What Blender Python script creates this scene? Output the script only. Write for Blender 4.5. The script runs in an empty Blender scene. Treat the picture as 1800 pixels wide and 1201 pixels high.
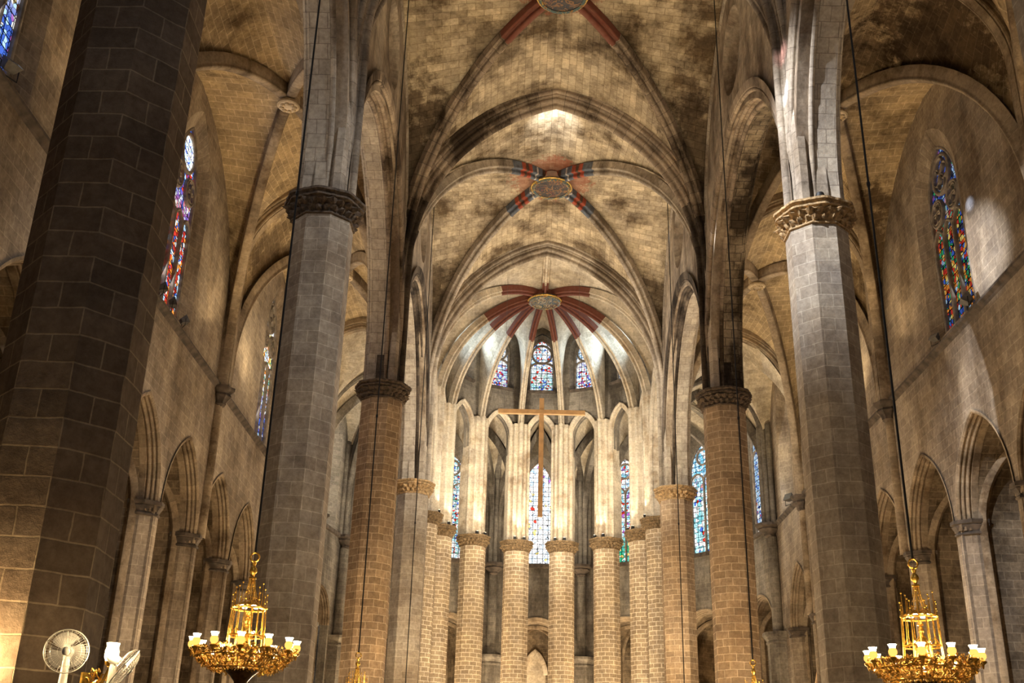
import bpy, math, random
from mathutils import Vector, Matrix, noise, geometry
random.seed(7)
PI = math.pi
SC = bpy.context.scene
COL = SC.collection
V = Vector

# ------------------------------------------------------------------ layout (metres; x right, y towards the apse, z up)
YC = [-1.5, 12.83, 26.7, 41.2, 55.5]      # column rows
HX = 6.8                                   # half nave width
AX = 13.4                                  # aisle wall face
CW = 1.56                                  # column width
ZN, ZK = 16.17, 16.85                      # neck of the capital, top of the capital
APC = V((0, 62.0, 0))                      # apse centre
AAZ = [-90, -62.8, -36.5, -11.8, 11.8, 36.5, 62.8, 90]
APR = [6.72, 6.85, 6.95, 7.0, 7.0, 6.95, 6.85, 6.72]
APS = [APC + V((r*math.sin(math.radians(a)), r*math.cos(math.radians(a)), 0)) for a, r in zip(AAZ, APR)]
OUT = [APC + V((13.72*math.sin(math.radians(a)), 13.72*math.cos(math.radians(a)), 0)) for a in (-77.2, -64.3, -38.57, -12.86, 12.86, 38.57, 64.3, 77.2)]
OUT[0] = V((-AX, 62.0, 0)); OUT[-1] = V((AX, 62.0, 0))
ORD = ['first', 'second', 'third', 'fourth', 'fifth', 'sixth', 'seventh', 'eighth']

# ------------------------------------------------------------------ object helpers
def tag(o, label=None, cat=None, group=None, kind=None):
    if label: o['label'] = label
    if cat: o['category'] = cat
    if group: o['group'] = group
    if kind: o['kind'] = kind
    return o

def thing(name, loc, label, cat, group=None, kind=None):
    o = bpy.data.objects.new(name, None)
    COL.objects.link(o); o.location = loc; o.empty_display_size = .3
    return tag(o, label, cat, group, kind)

def origin(o):
    p = V((0, 0, 0))
    while o is not None:
        p += o.location; o = o.parent
    return p

class MB:
    def __init__(s): s.v = []; s.f = []; s.uv = []
    def face(s, pts, uvs):
        b = len(s.v); s.v += [V(p) for p in pts]; s.f.append(list(range(b, b+len(pts)))); s.uv.append(list(uvs))
    def grid(s, rows, uvs):
        b = len(s.v); n = len(rows[0])
        for r in rows: s.v += [V(p) for p in r]
        for i in range(len(rows)-1):
            for j in range(n-1):
                s.f.append([b+i*n+j, b+i*n+j+1, b+(i+1)*n+j+1, b+(i+1)*n+j])
                s.uv.append([uvs[i][j], uvs[i][j+1], uvs[i+1][j+1], uvs[i+1][j]])
    def build(s, name, mat, parent=None, smooth=None):
        off = origin(parent) if parent is not None else V((0, 0, 0))
        me = bpy.data.meshes.new(name)
        me.from_pydata([p-off for p in s.v], [], s.f)
        ul = me.uv_layers.new(name='UVMap')
        k = 0
        flat = []
        for u in s.uv:
            for a in u: flat += [a[0], a[1]]
        ul.data.foreach_set('uv', flat)
        me.materials.append(mat)
        if smooth:
            me.polygons.foreach_set('use_smooth', [True]*len(me.polygons))
            me.set_sharp_from_angle(angle=math.radians(smooth))
        me.update()
        o = bpy.data.objects.new(name, me); COL.objects.link(o)
        if parent is not None: o.parent = parent
        return o

def box(mb, c, sx, sy, sz, rz=0.0):
    c = V(c); R = Matrix.Rotation(rz, 3, 'Z')
    P = [c + R @ V((x*sx/2, y*sy/2, z*sz/2)) for z in (-1, 1) for y in (-1, 1) for x in (-1, 1)]
    for q in ((0, 1, 3, 2), (4, 6, 7, 5), (0, 4, 5, 1), (2, 3, 7, 6), (0, 2, 6, 4), (1, 5, 7, 3)):
        a, b, d = P[q[0]], P[q[1]], P[q[3]]
        w, h = (b-a).length, (d-a).length
        mb.face([P[i] for i in q], [(0, 0), (w, 0), (w, h), (0, h)])

def lathe(mb, c, prof, n=16, ang0=0.0, sq=None):
    """prof = list of (radius, z); sq = function(theta) scaling the radius"""
    c = V(c); rows = []; uvs = []
    for r, z in prof:
        row = []; ur = []
        for j in range(n+1):
            t = ang0 + 2*PI*j/n
            k = sq(t) if sq else 1.0
            row.append(c + V((r*k*math.cos(t), r*k*math.sin(t), z))); ur.append((r*2*PI*j/n, z))
        rows.append(row); uvs.append(ur)
    mb.grid(rows, uvs)

def tube(mb, pts, r, n=6, r2=None):
    pts = [V(p) for p in pts]; rows = []; uvs = []; L = 0
    for i, p in enumerate(pts):
        T = (pts[min(i+1, len(pts)-1)] - pts[max(i-1, 0)]).normalized()
        a = T.cross(V((0, 0, 1)) if abs(T.z) < .9 else V((1, 0, 0))).normalized(); b = T.cross(a)
        rr = r if r2 is None else r + (r2-r)*i/(len(pts)-1)
        if i: L += (pts[i]-pts[i-1]).length
        rows.append([p + a*rr*math.cos(2*PI*j/n) + b*rr*math.sin(2*PI*j/n) for j in range(n+1)])
        uvs.append([(j/n*2*PI*rr, L) for j in range(n+1)])
    mb.grid(rows, uvs)

def ball(mb, c, r, n=10, m=7, sz=1.0):
    lathe(mb, c, [(max(1e-4, r*math.sin(PI*i/m)), -r*sz*math.cos(PI*i/m)) for i in range(m+1)], n)

def sweep(mb, path, side, prof, inside):
    """sweep an open (w, d) profile along an arch path; w runs along the constant vector side, d away from the point inside"""
    path = [V(p) for p in path]; side = V(side).normalized(); n = len(path)
    m = n//2; T = (path[min(m+1, n-1)] - path[m-1]).normalized(); o = T.cross(side)
    sg = 1 if o.dot(path[m]-V(inside)) > 0 else -1
    pl = [0]
    for a, b in zip(prof, prof[1:]): pl.append(pl[-1] + math.hypot(b[0]-a[0], b[1]-a[1]))
    rows = []; uvs = []; L = 0
    for i, p in enumerate(path):
        T = (path[min(i+1, n-1)] - path[max(i-1, 0)]).normalized(); o = T.cross(side).normalized()*sg
        if i: L += (path[i]-path[i-1]).length
        rows.append([p + side*w + o*d for w, d in prof]); uvs.append([(q, L) for q in pl])
    mb.grid(rows, uvs)

def mirror(half): return [(-w, d) for w, d in reversed(half)] + list(half[1:] if abs(half[0][0]) < 1e-6 else half)

def roll(cx, cy, r, a0, a1, n=5):
    return [(cx + r*math.cos(math.radians(a0+(a1-a0)*i/n)), cy + r*math.sin(math.radians(a0+(a1-a0)*i/n))) for i in range(n+1)]

P_NAVE = mirror([(0, 0)] + roll(.0, .12, .12, -60, 30, 4) + [(.12, .22)] + roll(.27, .30, .09, -150, 40, 5) + [(.31, .42), (.42, .46)] +
                roll(.50, .58, .085, -150, 40, 5) + [(.55, .70), (.63, .74), (.63, 1.08)])
P_DIAG = mirror([(0, 0)] + roll(0, .10, .10, -60, 40, 4) + [(.09, .22)] + roll(.20, .28, .065, -150, 40, 4) + [(.25, .4), (.25, .62)])
P_AISL = mirror([(0, 0), (.16, 0)] + roll(.22, .08, .07, -150, 40, 4) + [(.26, .18), (.34, .22)] + roll(.39, .32, .06, -150, 40, 4) + [(.45, .42), (.45, .7)])
P_ADIA = mirror([(0, 0), (.09, 0)] + roll(.13, .08, .06, -90, 40, 4) + [(.17, .2), (.2, .26), (.2, .55)])
P_ARCM = [(.02, .05), (.02, .10)] + roll(.10, .08, .08, -170, 40, 6) + [(.14, .22), (.22, .25)] + roll(.32, .30, .085, -150, 50, 6) + [(.36, .42), (.44, .46)] + roll(.54, .52, .07, -150, 50, 5) + [(.62, .6), (.64, .9)]
P_ARCS = [(-.80, .9), (-.80, .4), (-.74, .36)] + [(.68*-1+.06*math.cos(math.radians(a)), .26+.06*math.sin(math.radians(a))) for a in (150, 200, 250, 300)] + [(-.60, .16), (-.58, .05), (.02, .05)]
P_ARC = mirror([(0, .05), (.34, .05), (.34, .10)] + roll(.42, .08, .08, -170, 40, 6) + [(.46, .22), (.52, .25), (.52, .6)])
P_APSR = [(w*.72, d*.9) for w, d in P_DIAG]
P_CHAP = [(-.05, .06), (-.05, -.01)] + roll(.02, -.02, .05, -180, 0, 5) + [(.08, -.03)] + roll(.15, -.07, .05, -210, -10, 5) + [(.22, -.08)] + roll(.29, -.13, .055, -210, -10, 6) + [(.37, -.14), (.38, -.19), (.6, -.2)]

def half_arc(L, zs, za, zb, n=14, nv=5):
    h = za-zs; pts = [(0.0, zb+(zs-zb)*i/nv) for i in range(nv)]
    for i in range(n+1):
        if h > L:
            c = (h*h-L*L)/(2*L); r = L+c; a = math.acos(c/r)*i/n
            pts.append((L+c-r*math.cos(a), zs+r*math.sin(a)))
        else:
            a = PI/2*i/n; pts.append((L*(1-math.cos(a)), zs+h*math.sin(a)))
    return pts

def half3(P, M, inset, zs, za, zb, n=14, nv=5):
    P = V((P[0], P[1], 0)); M = V((M[0], M[1], 0)); d = (M-P); D = d.length; d.normalize()
    return [P + d*(inset+s) + V((0, 0, z)) for s, z in half_arc(D-inset, zs, za, zb, n, nv)]

def full3(P, Q, inset, zs, za, zb, n=14, nv=5):
    M = (V((P[0], P[1], 0))+V((Q[0], Q[1], 0)))/2
    a = half3(P, M, inset, zs, za, zb, n, nv); b = half3(Q, M, inset, zs, za, zb, n, nv)
    return a + list(reversed(b))[1:]

def ruled(mb, A, B, m=8):
    rows = []; uvs = []; L = 0
    for i in range(len(A)):
        if i: L += ((A[i]+B[i])/2 - (A[i-1]+B[i-1])/2).length
        w = (B[i]-A[i]).length
        rows.append([A[i].lerp(B[i], j/m) for j in range(m+1)]); uvs.append([(w*j/m, L) for j in range(m+1)])
    mb.grid(rows, uvs)

def cell(mb, P, Q, S, edge, dP, dQ, zboss, zb=ZK):
    """one severy of a ribbed vault: edge arch P-Q, diagonals P-S and Q-S"""
    M = (V((P[0], P[1], 0))+V((Q[0], Q[1], 0)))/2
    for C, zs in ((P, dP), (Q, dQ)):
        ruled(mb, half3(C, M, 0, edge[0], edge[1], zb), half3(C, S, 0, zs, zboss, zb))

def arch_loop(c, w, z0, zs, za, n=9):
    pts = [(c-w/2, z0), (c+w/2, z0)]
    ha = half_arc(w/2, zs, za, zs, n, 0)
    return pts + [(c+w/2-s, z) for s, z in ha] + [(c-w/2+s, z) for s, z in reversed(ha[:-1])]

def plate(mb, outer, holes, place, d0, d1):
    loops = [outer]+holes
    flat = [p for l in loops for p in l]
    tris = geometry.tessellate_polygon([[V((p[0], p[1], 0)) for p in l] for l in loops])
    for d in (d0, d1):
        b = len(mb.v); mb.v += [place(u, z, d) for u, z in flat]
        for t in tris:
            mb.f.append([b+i for i in t]); mb.uv.append([flat[i] for i in t])
    for l in loops:
        for i in range(len(l)):
            a, c = l[i], l[(i+1) % len(l)]
            if math.hypot(a[0]-c[0], a[1]-c[1]) < 1e-5: continue
            s = math.hypot(a[0]-c[0], a[1]-c[1])
            mb.face([place(*a, d0), place(*c, d0), place(*c, d1), place(*a, d1)], [(0, 0), (s, 0), (s, d1-d0), (0, d1-d0)])

def bridge(mb, l0, d0, l1, d1, place, closed=True):
    n = len(l0); L = 0
    for i in range(n if closed else n-1):
        a, b, c, d = l0[i], l0[(i+1) % n], l1[(i+1) % n], l1[i]
        s = math.hypot(a[0]-b[0], a[1]-b[1]); w = math.hypot(abs(d1-d0), a[0]-d[0])
        mb.face([place(*a, d0), place(*b, d0), place(*c, d1), place(*d, d1)], [(0, L), (0, L+s), (w, L+s), (w, L)])
        L += s

def bar2(mb, pts, w, d0, d1, place, closed=False):
    """flat stone bar following 2-D points on a wall plane"""
    n = len(pts); rows = []; uvs = []; L = 0
    idx = list(range(n)) + ([0] if closed else [])
    for k, i in enumerate(idx):
        a = pts[(i-1) % n] if (closed or i > 0) else pts[i]
        b = pts[(i+1) % n] if (closed or i < n-1) else pts[i]
        tx, tz = b[0]-a[0], b[1]-a[1]; q = math.hypot(tx, tz) or 1; nx, nz = -tz/q, tx/q
        p = pts[i]; dm = d0-(d1-d0)*0.0
        sec = [(w/2, d1), (w/2, d0+.03), (w/5, d0), (-w/5, d0), (-w/2, d0+.03), (-w/2, d1)]
        rows.append([place(p[0]+nx*o, p[1]+nz*o, d) for o, d in sec]); L += .1; uvs.append([(j*.05, L) for j in range(6)])
    mb.grid(rows, uvs)

# ------------------------------------------------------------------ materials
def newmat(name):
    m = bpy.data.materials.new(name); m.use_nodes = True
    nt = m.node_tree; nt.nodes.clear()
    out = nt.nodes.new('ShaderNodeOutputMaterial')
    return m, nt, out

def N(nt, t, **k):
    n = nt.nodes.new(t)
    for a, b in k.items():
        if a.startswith('i_'):
            n.inputs[a[2:].replace('_', ' ')].default_value = b
        else: setattr(n, a, b)
    return n

def ramp(nt, stops, interp='LINEAR'):
    r = nt.nodes.new('ShaderNodeValToRGB'); r.color_ramp.interpolation = interp
    e = r.color_ramp.elements
    while len(e) > 1: e.remove(e[-1])
    e[0].position = stops[0][0]; e[0].color = (*stops[0][1], 1)
    for p, c in stops[1:]:
        x = e.new(p); x.color = (*c, 1)
    return r

def mix(nt, mode, fac, a, b):
    n = nt.nodes.new('ShaderNodeMix'); n.data_type = 'RGBA'; n.blend_type = mode
    L = nt.links
    for sock, val in ((n.inputs[0], fac), (n.inputs[6], a), (n.inputs[7], b)):
        if hasattr(val, 'is_linked'): L.new(val, sock)
        elif isinstance(val, tuple): sock.default_value = (*val, 1)
        else: sock.default_value = val
    return n.outputs[2]

def ashlar(name, c1, c2, mort, bw, bh, ms=.014, stain=(.25, .2, .15), amt=.5, sscale=.35, lo=.45, hi=.65, bump=.25, off=.5, wob=.03, streak=1.0, paint=None, rough=.9, soot=None):
    m, nt, out = newmat(name); L = nt.links
    bs = N(nt, 'ShaderNodeBsdfPrincipled', i_Roughness=rough); bs.inputs['Specular IOR Level'].default_value = .15
    uv = N(nt, 'ShaderNodeUVMap'); geo = N(nt, 'ShaderNodeNewGeometry')
    wn = N(nt, 'ShaderNodeTexNoise', i_Scale=1.7, i_Detail=3.0)
    L.new(geo.outputs['Position'], wn.inputs['Vector'])
    sub = N(nt, 'ShaderNodeVectorMath', operation='SUBTRACT'); sub.inputs[1].default_value = (.5, .5, .5)
    L.new(wn.outputs['Color'], sub.inputs[0])
    sca = N(nt, 'ShaderNodeVectorMath', operation='SCALE'); sca.inputs['Scale'].default_value = wob*2
    L.new(sub.outputs[0], sca.inputs[0])
    add = N(nt, 'ShaderNodeVectorMath', operation='ADD'); L.new(uv.outputs[0], add.inputs[0]); L.new(sca.outputs[0], add.inputs[1])
    br = N(nt, 'ShaderNodeTexBrick', offset=off, i_Scale=1.0, i_Mortar_Size=ms, i_Mortar_Smooth=.35, i_Bias=0.0, i_Brick_Width=bw, i_Row_Height=bh)
    br.inputs['Color1'].default_value = (*c1, 1); br.inputs['Color2'].default_value = (*c2, 1); br.inputs['Mortar'].default_value = (*mort, 1)
    L.new(add.outputs[0], br.inputs['Vector'])
    # fine grain
    fn = N(nt, 'ShaderNodeTexNoise', i_Scale=7.0, i_Detail=8.0, i_Roughness=.7); L.new(geo.outputs['Position'], fn.inputs['Vector'])
    fr = ramp(nt, [(.25, (.62, .6, .58)), (.75, (1.3, 1.3, 1.3))]); L.new(fn.outputs['Fac'], fr.inputs[0])
    col = mix(nt, 'MULTIPLY', 1.0, br.outputs['Color'], fr.outputs[0])
    # medium mottling between stones
    mn = N(nt, 'ShaderNodeTexNoise', i_Scale=1.1, i_Detail=4.0); L.new(geo.outputs['Position'], mn.inputs['Vector'])
    mr = ramp(nt, [(.3, (.8, .79, .8)), (.7, (1.18, 1.16, 1.1))]); L.new(mn.outputs['Fac'], mr.inputs[0])
    col = mix(nt, 'MULTIPLY', 1.0, col, mr.outputs[0])
    # large stains, stretched downwards
    mp = N(nt, 'ShaderNodeMapping'); mp.inputs['Scale'].default_value = (1, 1, 1/streak); L.new(geo.outputs['Position'], mp.inputs['Vector'])
    sn = N(nt, 'ShaderNodeTexNoise', i_Scale=sscale, i_Detail=9.0, i_Roughness=.68); L.new(mp.outputs[0], sn.inputs['Vector'])
    sr = ramp(nt, [(lo, (0, 0, 0)), (hi, (amt, amt, amt))]); L.new(sn.outputs['Fac'], sr.inputs[0])
    st = mix(nt, 'MULTIPLY', 1.0, col, stain)
    col = mix(nt, 'MIX', sr.outputs[0], col, st)
    if paint:   # painted flourishes on the vault around each keystone
        for (bx, by, rad, pc) in paint:
            pd = N(nt, 'ShaderNodeVectorMath', operation='MULTIPLY'); pd.inputs[1].default_value = (1, 1, 0); L.new(geo.outputs['Position'], pd.inputs[0])
            di = N(nt, 'ShaderNodeVectorMath', operation='DISTANCE'); di.inputs[1].default_value = (bx, by, 0); L.new(pd.outputs[0], di.inputs[0])
            pn = N(nt, 'ShaderNodeTexNoise', i_Scale=3.2, i_Detail=6.0, i_Roughness=.75); L.new(geo.outputs['Position'], pn.inputs['Vector'])
            mad = N(nt, 'ShaderNodeMath', operation='MULTIPLY_ADD'); mad.inputs[1].default_value = rad*1.6; mad.inputs[2].default_value = -rad*.8; L.new(pn.outputs['Fac'], mad.inputs[0])
            su = N(nt, 'ShaderNodeMath', operation='ADD'); L.new(di.outputs['Value'], su.inputs[0]); L.new(mad.outputs[0], su.inputs[1])
            lt = N(nt, 'ShaderNodeMapRange'); lt.inputs['From Min'].default_value = rad; lt.inputs['From Max'].default_value = rad*.86
            lt.inputs['To Min'].default_value = 0; lt.inputs['To Max'].default_value = .6; L.new(su.outputs[0], lt.inputs['Value'])
            col = mix(nt, 'MIX', lt.outputs[0], col, pc)
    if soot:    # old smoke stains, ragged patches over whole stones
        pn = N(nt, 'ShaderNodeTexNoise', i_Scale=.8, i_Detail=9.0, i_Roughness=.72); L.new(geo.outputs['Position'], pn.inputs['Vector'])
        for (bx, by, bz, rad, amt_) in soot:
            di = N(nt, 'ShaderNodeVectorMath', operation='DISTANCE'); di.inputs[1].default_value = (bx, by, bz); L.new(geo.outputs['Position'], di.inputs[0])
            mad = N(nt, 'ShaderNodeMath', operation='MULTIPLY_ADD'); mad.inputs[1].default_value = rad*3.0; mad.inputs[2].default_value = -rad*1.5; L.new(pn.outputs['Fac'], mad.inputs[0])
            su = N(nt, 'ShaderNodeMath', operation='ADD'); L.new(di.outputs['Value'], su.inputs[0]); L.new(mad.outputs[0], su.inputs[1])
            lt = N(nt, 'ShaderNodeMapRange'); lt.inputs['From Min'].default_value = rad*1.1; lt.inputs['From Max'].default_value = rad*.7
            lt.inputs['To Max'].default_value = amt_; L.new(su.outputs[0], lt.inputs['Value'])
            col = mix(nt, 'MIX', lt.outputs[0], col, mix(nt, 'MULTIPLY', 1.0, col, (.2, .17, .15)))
    L.new(col, bs.inputs['Base Color'])
    bp = N(nt, 'ShaderNodeBump', i_Strength=bump, i_Distance=.05)
    hm = N(nt, 'ShaderNodeMath', operation='MULTIPLY_ADD'); L.new(br.outputs['Fac'], hm.inputs[0]); hm.inputs[1].default_value = -.5; L.new(fn.outputs['Fac'], hm.inputs[2])
    L.new(hm.outputs[0], bp.inputs['Height']); L.new(bp.outputs[0], bs.inputs['Normal'])
    L.new(bs.outputs[0], out.inputs[0])
    return m

def plain(name, c, rough=.6, metal=0.0, var=.25, scale=8.0, alpha=1.0, trans=0.0, bump=0.0, c2=None):
    m, nt, out = newmat(name); L = nt.links
    bs = N(nt, 'ShaderNodeBsdfPrincipled', i_Roughness=rough, i_Metallic=metal, i_Alpha=alpha)
    bs.inputs['Transmission Weight'].default_value = trans
    geo = N(nt, 'ShaderNodeNewGeometry'); fn = N(nt, 'ShaderNodeTexNoise', i_Scale=scale, i_Detail=5.0); L.new(geo.outputs['Position'], fn.inputs['Vector'])
    b = c2 or tuple(x*(1+var) for x in c)
    r = ramp(nt, [(.35, tuple(x*(1-var) for x in c)), (.65, b)]); L.new(fn.outputs['Fac'], r.inputs[0])
    L.new(r.outputs[0], bs.inputs['Base Color'])
    if bump:
        bp = N(nt, 'ShaderNodeBump', i_Strength=bump, i_Distance=.05); L.new(fn.outputs['Fac'], bp.inputs['Height']); L.new(bp.outputs[0], bs.inputs['Normal'])
    L.new(bs.outputs[0], out.inputs[0])
    return m

def glow(name, c, s):
    m, nt, out = newmat(name)
    e = N(nt, 'ShaderNodeEmission', i_Color=(*c, 1), i_Strength=s); nt.links.new(e.outputs[0], out.inputs[0])
    return m

def stained(name, top, bot, zmid, soft, strength, scale=6.0, pane=(.36, .34)):
    """backlit stained glass: coloured pieces in lead; top and bot are palettes of (position, colour)"""
    m, nt, out = newmat(name); L = nt.links
    uv = N(nt, 'ShaderNodeUVMap')
    vo = N(nt, 'ShaderNodeTexVoronoi', i_Scale=scale); L.new(uv.outputs[0], vo.inputs['Vector'])
    sp = N(nt, 'ShaderNodeSeparateColor'); L.new(vo.outputs['Color'], sp.inputs[0])
    a = ramp(nt, top, 'CONSTANT'); b = ramp(nt, bot, 'CONSTANT'); L.new(sp.outputs[0], a.inputs[0]); L.new(sp.outputs[0], b.inputs[0])
    sx = N(nt, 'ShaderNodeSeparateXYZ'); L.new(uv.outputs[0], sx.inputs[0])
    zn = N(nt, 'ShaderNodeTexNoise', i_Scale=.9, i_Detail=3.0); L.new(uv.outputs[0], zn.inputs['Vector'])
    ad = N(nt, 'ShaderNodeMath', operation='MULTIPLY_ADD'); L.new(zn.outputs['Fac'], ad.inputs[0]); ad.inputs[1].default_value = soft*2; L.new(sx.outputs[1], ad.inputs[2])
    mr = N(nt, 'ShaderNodeMapRange'); mr.inputs['From Min'].default_value = zmid; mr.inputs['From Max'].default_value = zmid+soft*2; L.new(ad.outputs[0], mr.inputs['Value'])
    col = mix(nt, 'MIX', mr.outputs[0], b.outputs[0], a.outputs[0])
    ve = N(nt, 'ShaderNodeTexVoronoi', feature='DISTANCE_TO_EDGE', i_Scale=scale); L.new(uv.outputs[0], ve.inputs['Vector'])
    er = ramp(nt, [(.02, (.04, .04, .05)), (.07, (1, 1, 1))]); L.new(ve.outputs['Distance'], er.inputs[0])
    br = N(nt, 'ShaderNodeTexBrick', offset=0.0, i_Scale=1.0, i_Mortar_Size=.02, i_Brick_Width=pane[0], i_Row_Height=pane[1], i_Mortar_Smooth=.1)
    br.inputs['Color1'].default_value = (1, 1, 1, 1); br.inputs['Color2'].default_value = (.8, .8, .8, 1); br.inputs['Mortar'].default_value = (.02, .02, .025, 1)
    L.new(uv.outputs[0], br.inputs['Vector'])
    col = mix(nt, 'MULTIPLY', 1.0, col, er.outputs[0]); col = mix(nt, 'MULTIPLY', 1.0, col, br.outputs['Color'])
    e = N(nt, 'ShaderNodeEmission', i_Strength=strength); L.new(col, e.inputs['Color'])
    L.new(e.outputs[0], out.inputs[0])
    return m

BOSSES = [(0, 33.95, 1.75, (.25, .06, .03)), (0, 48.36, 2.1, (.26, .07, .035)), (0, 19.8, 1.7, (.25, .06, .03))]
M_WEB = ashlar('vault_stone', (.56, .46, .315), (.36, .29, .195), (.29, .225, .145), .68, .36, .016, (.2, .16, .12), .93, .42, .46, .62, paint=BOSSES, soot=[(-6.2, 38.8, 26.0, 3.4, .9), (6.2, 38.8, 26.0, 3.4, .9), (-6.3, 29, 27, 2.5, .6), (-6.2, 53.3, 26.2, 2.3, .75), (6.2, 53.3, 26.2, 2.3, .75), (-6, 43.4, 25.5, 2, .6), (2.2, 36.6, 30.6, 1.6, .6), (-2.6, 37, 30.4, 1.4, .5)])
M_WEBA = ashlar('aisle_vault_stone', (.50, .39, .24), (.36, .28, .175), (.62, .50, .34), .60, .34, .018, (.15, .12, .09), .9, .28, .52, .66, soot=[(12.6, 29.2, 24.3, 3.0, .95), (10.2, 31.2, 25.8, 1.5, .8), (12.9, 38.8, 22.5, 2.6, .9), (-12.6, 43.6, 23.5, 2.6, .7), (8.0, 36, 24.5, 1.8, .7)])
M_WEBP = ashlar('apse_vault_stone', (.56, .49, .38), (.44, .38, .29), (.6, .53, .42), .60, .30, .013, (.4, .36, .3), .6, .4, .5, .65)
M_WALL = ashlar('aisle_wall_stone', (.39, .325, .25), (.295, .245, .19), (.46, .39, .3), .62, .34, .014, (.3, .25, .2), .85, .35, .42, .62, streak=2.5)
M_CLER = ashlar('clerestory_stone', (.44, .36, .27), (.30, .25, .19), (.40, .33, .25), .55, .30, .012, (.25, .2, .16), .85, .4, .42, .6, streak=3.0)
M_AMB = ashlar('ambulatory_stone', (.29, .262, .22), (.21, .188, .158), (.34, .3, .25), .55, .28, .012, (.22, .2, .18), .9, .35, .4, .6, streak=3.0)
M_CHAP = ashlar('chapel_stone', (.30, .235, .16), (.19, .15, .105), (.36, .29, .2), .52, .28, .016, (.2, .17, .13), .85, .5, .42, .6)
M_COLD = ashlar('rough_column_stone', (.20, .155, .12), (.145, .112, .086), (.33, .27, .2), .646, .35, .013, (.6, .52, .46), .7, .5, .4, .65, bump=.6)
M_COLG = ashlar('grey_column_stone', (.42, .365, .295), (.335, .285, .225), (.54, .48, .39), .60, .335, .011, (.55, .47, .4), .6, .45, .42, .65)
M_COLW = ashlar('warm_column_stone', (.44, .325, .215), (.30, .22, .145), (.64, .52, .37), .52, .27, .014, (.7, .62, .52), .5, .5, .42, .65)
M_COLA = ashlar('apse_column_stone', (.52, .415, .29), (.38, .295, .2), (.84, .75, .59), .50, .245, .024, (.75, .68, .6), .4, .5, .42, .65)
M_PIER = ashlar('apse_pier_stone', (.62, .55, .44), (.53, .465, .36), (.44, .37, .28), 40., .42, .010, (.5, .39, .28), .75, .7, .5, .66, off=0)
M_RIB = ashlar('rib_stone', (.45, .385, .305), (.34, .29, .23), (.24, .2, .16), 40., .55, .012, (.3, .25, .2), .8, .5, .45, .62, off=0, streak=2.0)
M_SOOT = ashlar('sooty_rib_stone', (.17, .135, .10), (.11, .085, .065), (.07, .055, .04), 40., .5, .012, (.12, .1, .08), .95, .45, .38, .56, off=0, streak=2.5)
M_RIBB = ashlar('browned_rib_stone', (.38, .30, .22), (.26, .2, .145), (.14, .11, .085), 40., .5, .012, (.13, .11, .09), .95, .45, .44, .58, off=0, streak=2.5)
M_SOFF = ashlar('arcade_soffit_stone', (.47, .41, .33), (.38, .33, .265), (.24, .2, .16), .5, .42, .012, (.5, .45, .4), .6, .4, .48, .66, streak=2.0)
M_SOFD = ashlar('stained_soffit_stone', (.36, .295, .205), (.24, .19, .13), (.12, .095, .07), .5, .34, .018, (.12, .1, .08), .95, .45, .42, .56, streak=1.6)
M_RIBA = ashlar('aisle_rib_stone', (.36, .285, .2), (.27, .215, .15), (.4, .33, .24), 40., .55, .01, (.25, .2, .15), .85, .45, .45, .62, off=0)
M_CAP = plain('carved_stone', (.36, .235, .11), .85, 0, .45, 9, bump=.8)
M_CAPA = plain('gilt_brown_carved_stone', (.21, .14, .07), .85, 0, .5, 11, bump=.8)
M_CAPD = plain('dark_carved_stone', (.10, .07, .045), .85, 0, .5, 9, bump=.8)
M_TRIM = plain('dark_moulding_stone', (.085, .064, .047), .9, 0, .45, 3, bump=.5)
M_MULL = plain('tracery_stone', (.2, .165, .13), .9, 0, .35, 4)
M_FLOOR = ashlar('floor_stone', (.32, .27, .21), (.25, .21, .17), (.2, .17, .13), .9, .9, .01)
M_RED = plain('red_painted_stone', (.25, .062, .03), .8, 0, .4, 5, c2=(.17, .06, .035))
M_STRIPE = None
M_GOLD = plain('gilded_metal', (.80, .50, .10), .32, 1.0, .35, 20)
M_GOLDD = plain('gilt_paint', (.62, .40, .10), .5, .6, .4, 9)
M_BLACK = plain('black_metal', (.012, .011, .01), .6, .3, .2)
M_GREY = plain('grey_metal', (.12, .11, .10), .5, .5, .2)
M_LENS = plain('lamp_glass', (.16, .16, .15), .15, .2, .1)
M_WOOD = plain('gilded_wood', (.55, .33, .15), .45, .0, .15, 3)
M_WOODD = plain('brown_wood', (.24, .10, .03), .5, .0, .3, 3)
M_WHITE = plain('white_plastic', (.75, .74, .7), .35, 0, .05)
M_WIRE = plain('white_wire', (.8, .8, .78), .3, .3, .05)
M_BLADE = plain('clear_blade', (.9, .9, .88), .12, 0, .04, alpha=.42)
M_BRONZE = plain('dark_bronze', (.10, .055, .02), .4, .8, .4, 12)
M_BULB = glow('lit_lamp', (1.0, .76, .42), 30.0)
M_BULB2 = glow('lit_inner_lamp', (1.0, .85, .6), 12.0)
M_SHADE = glow('lit_glass_shade', (1.0, .52, .11), 1.7)

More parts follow.
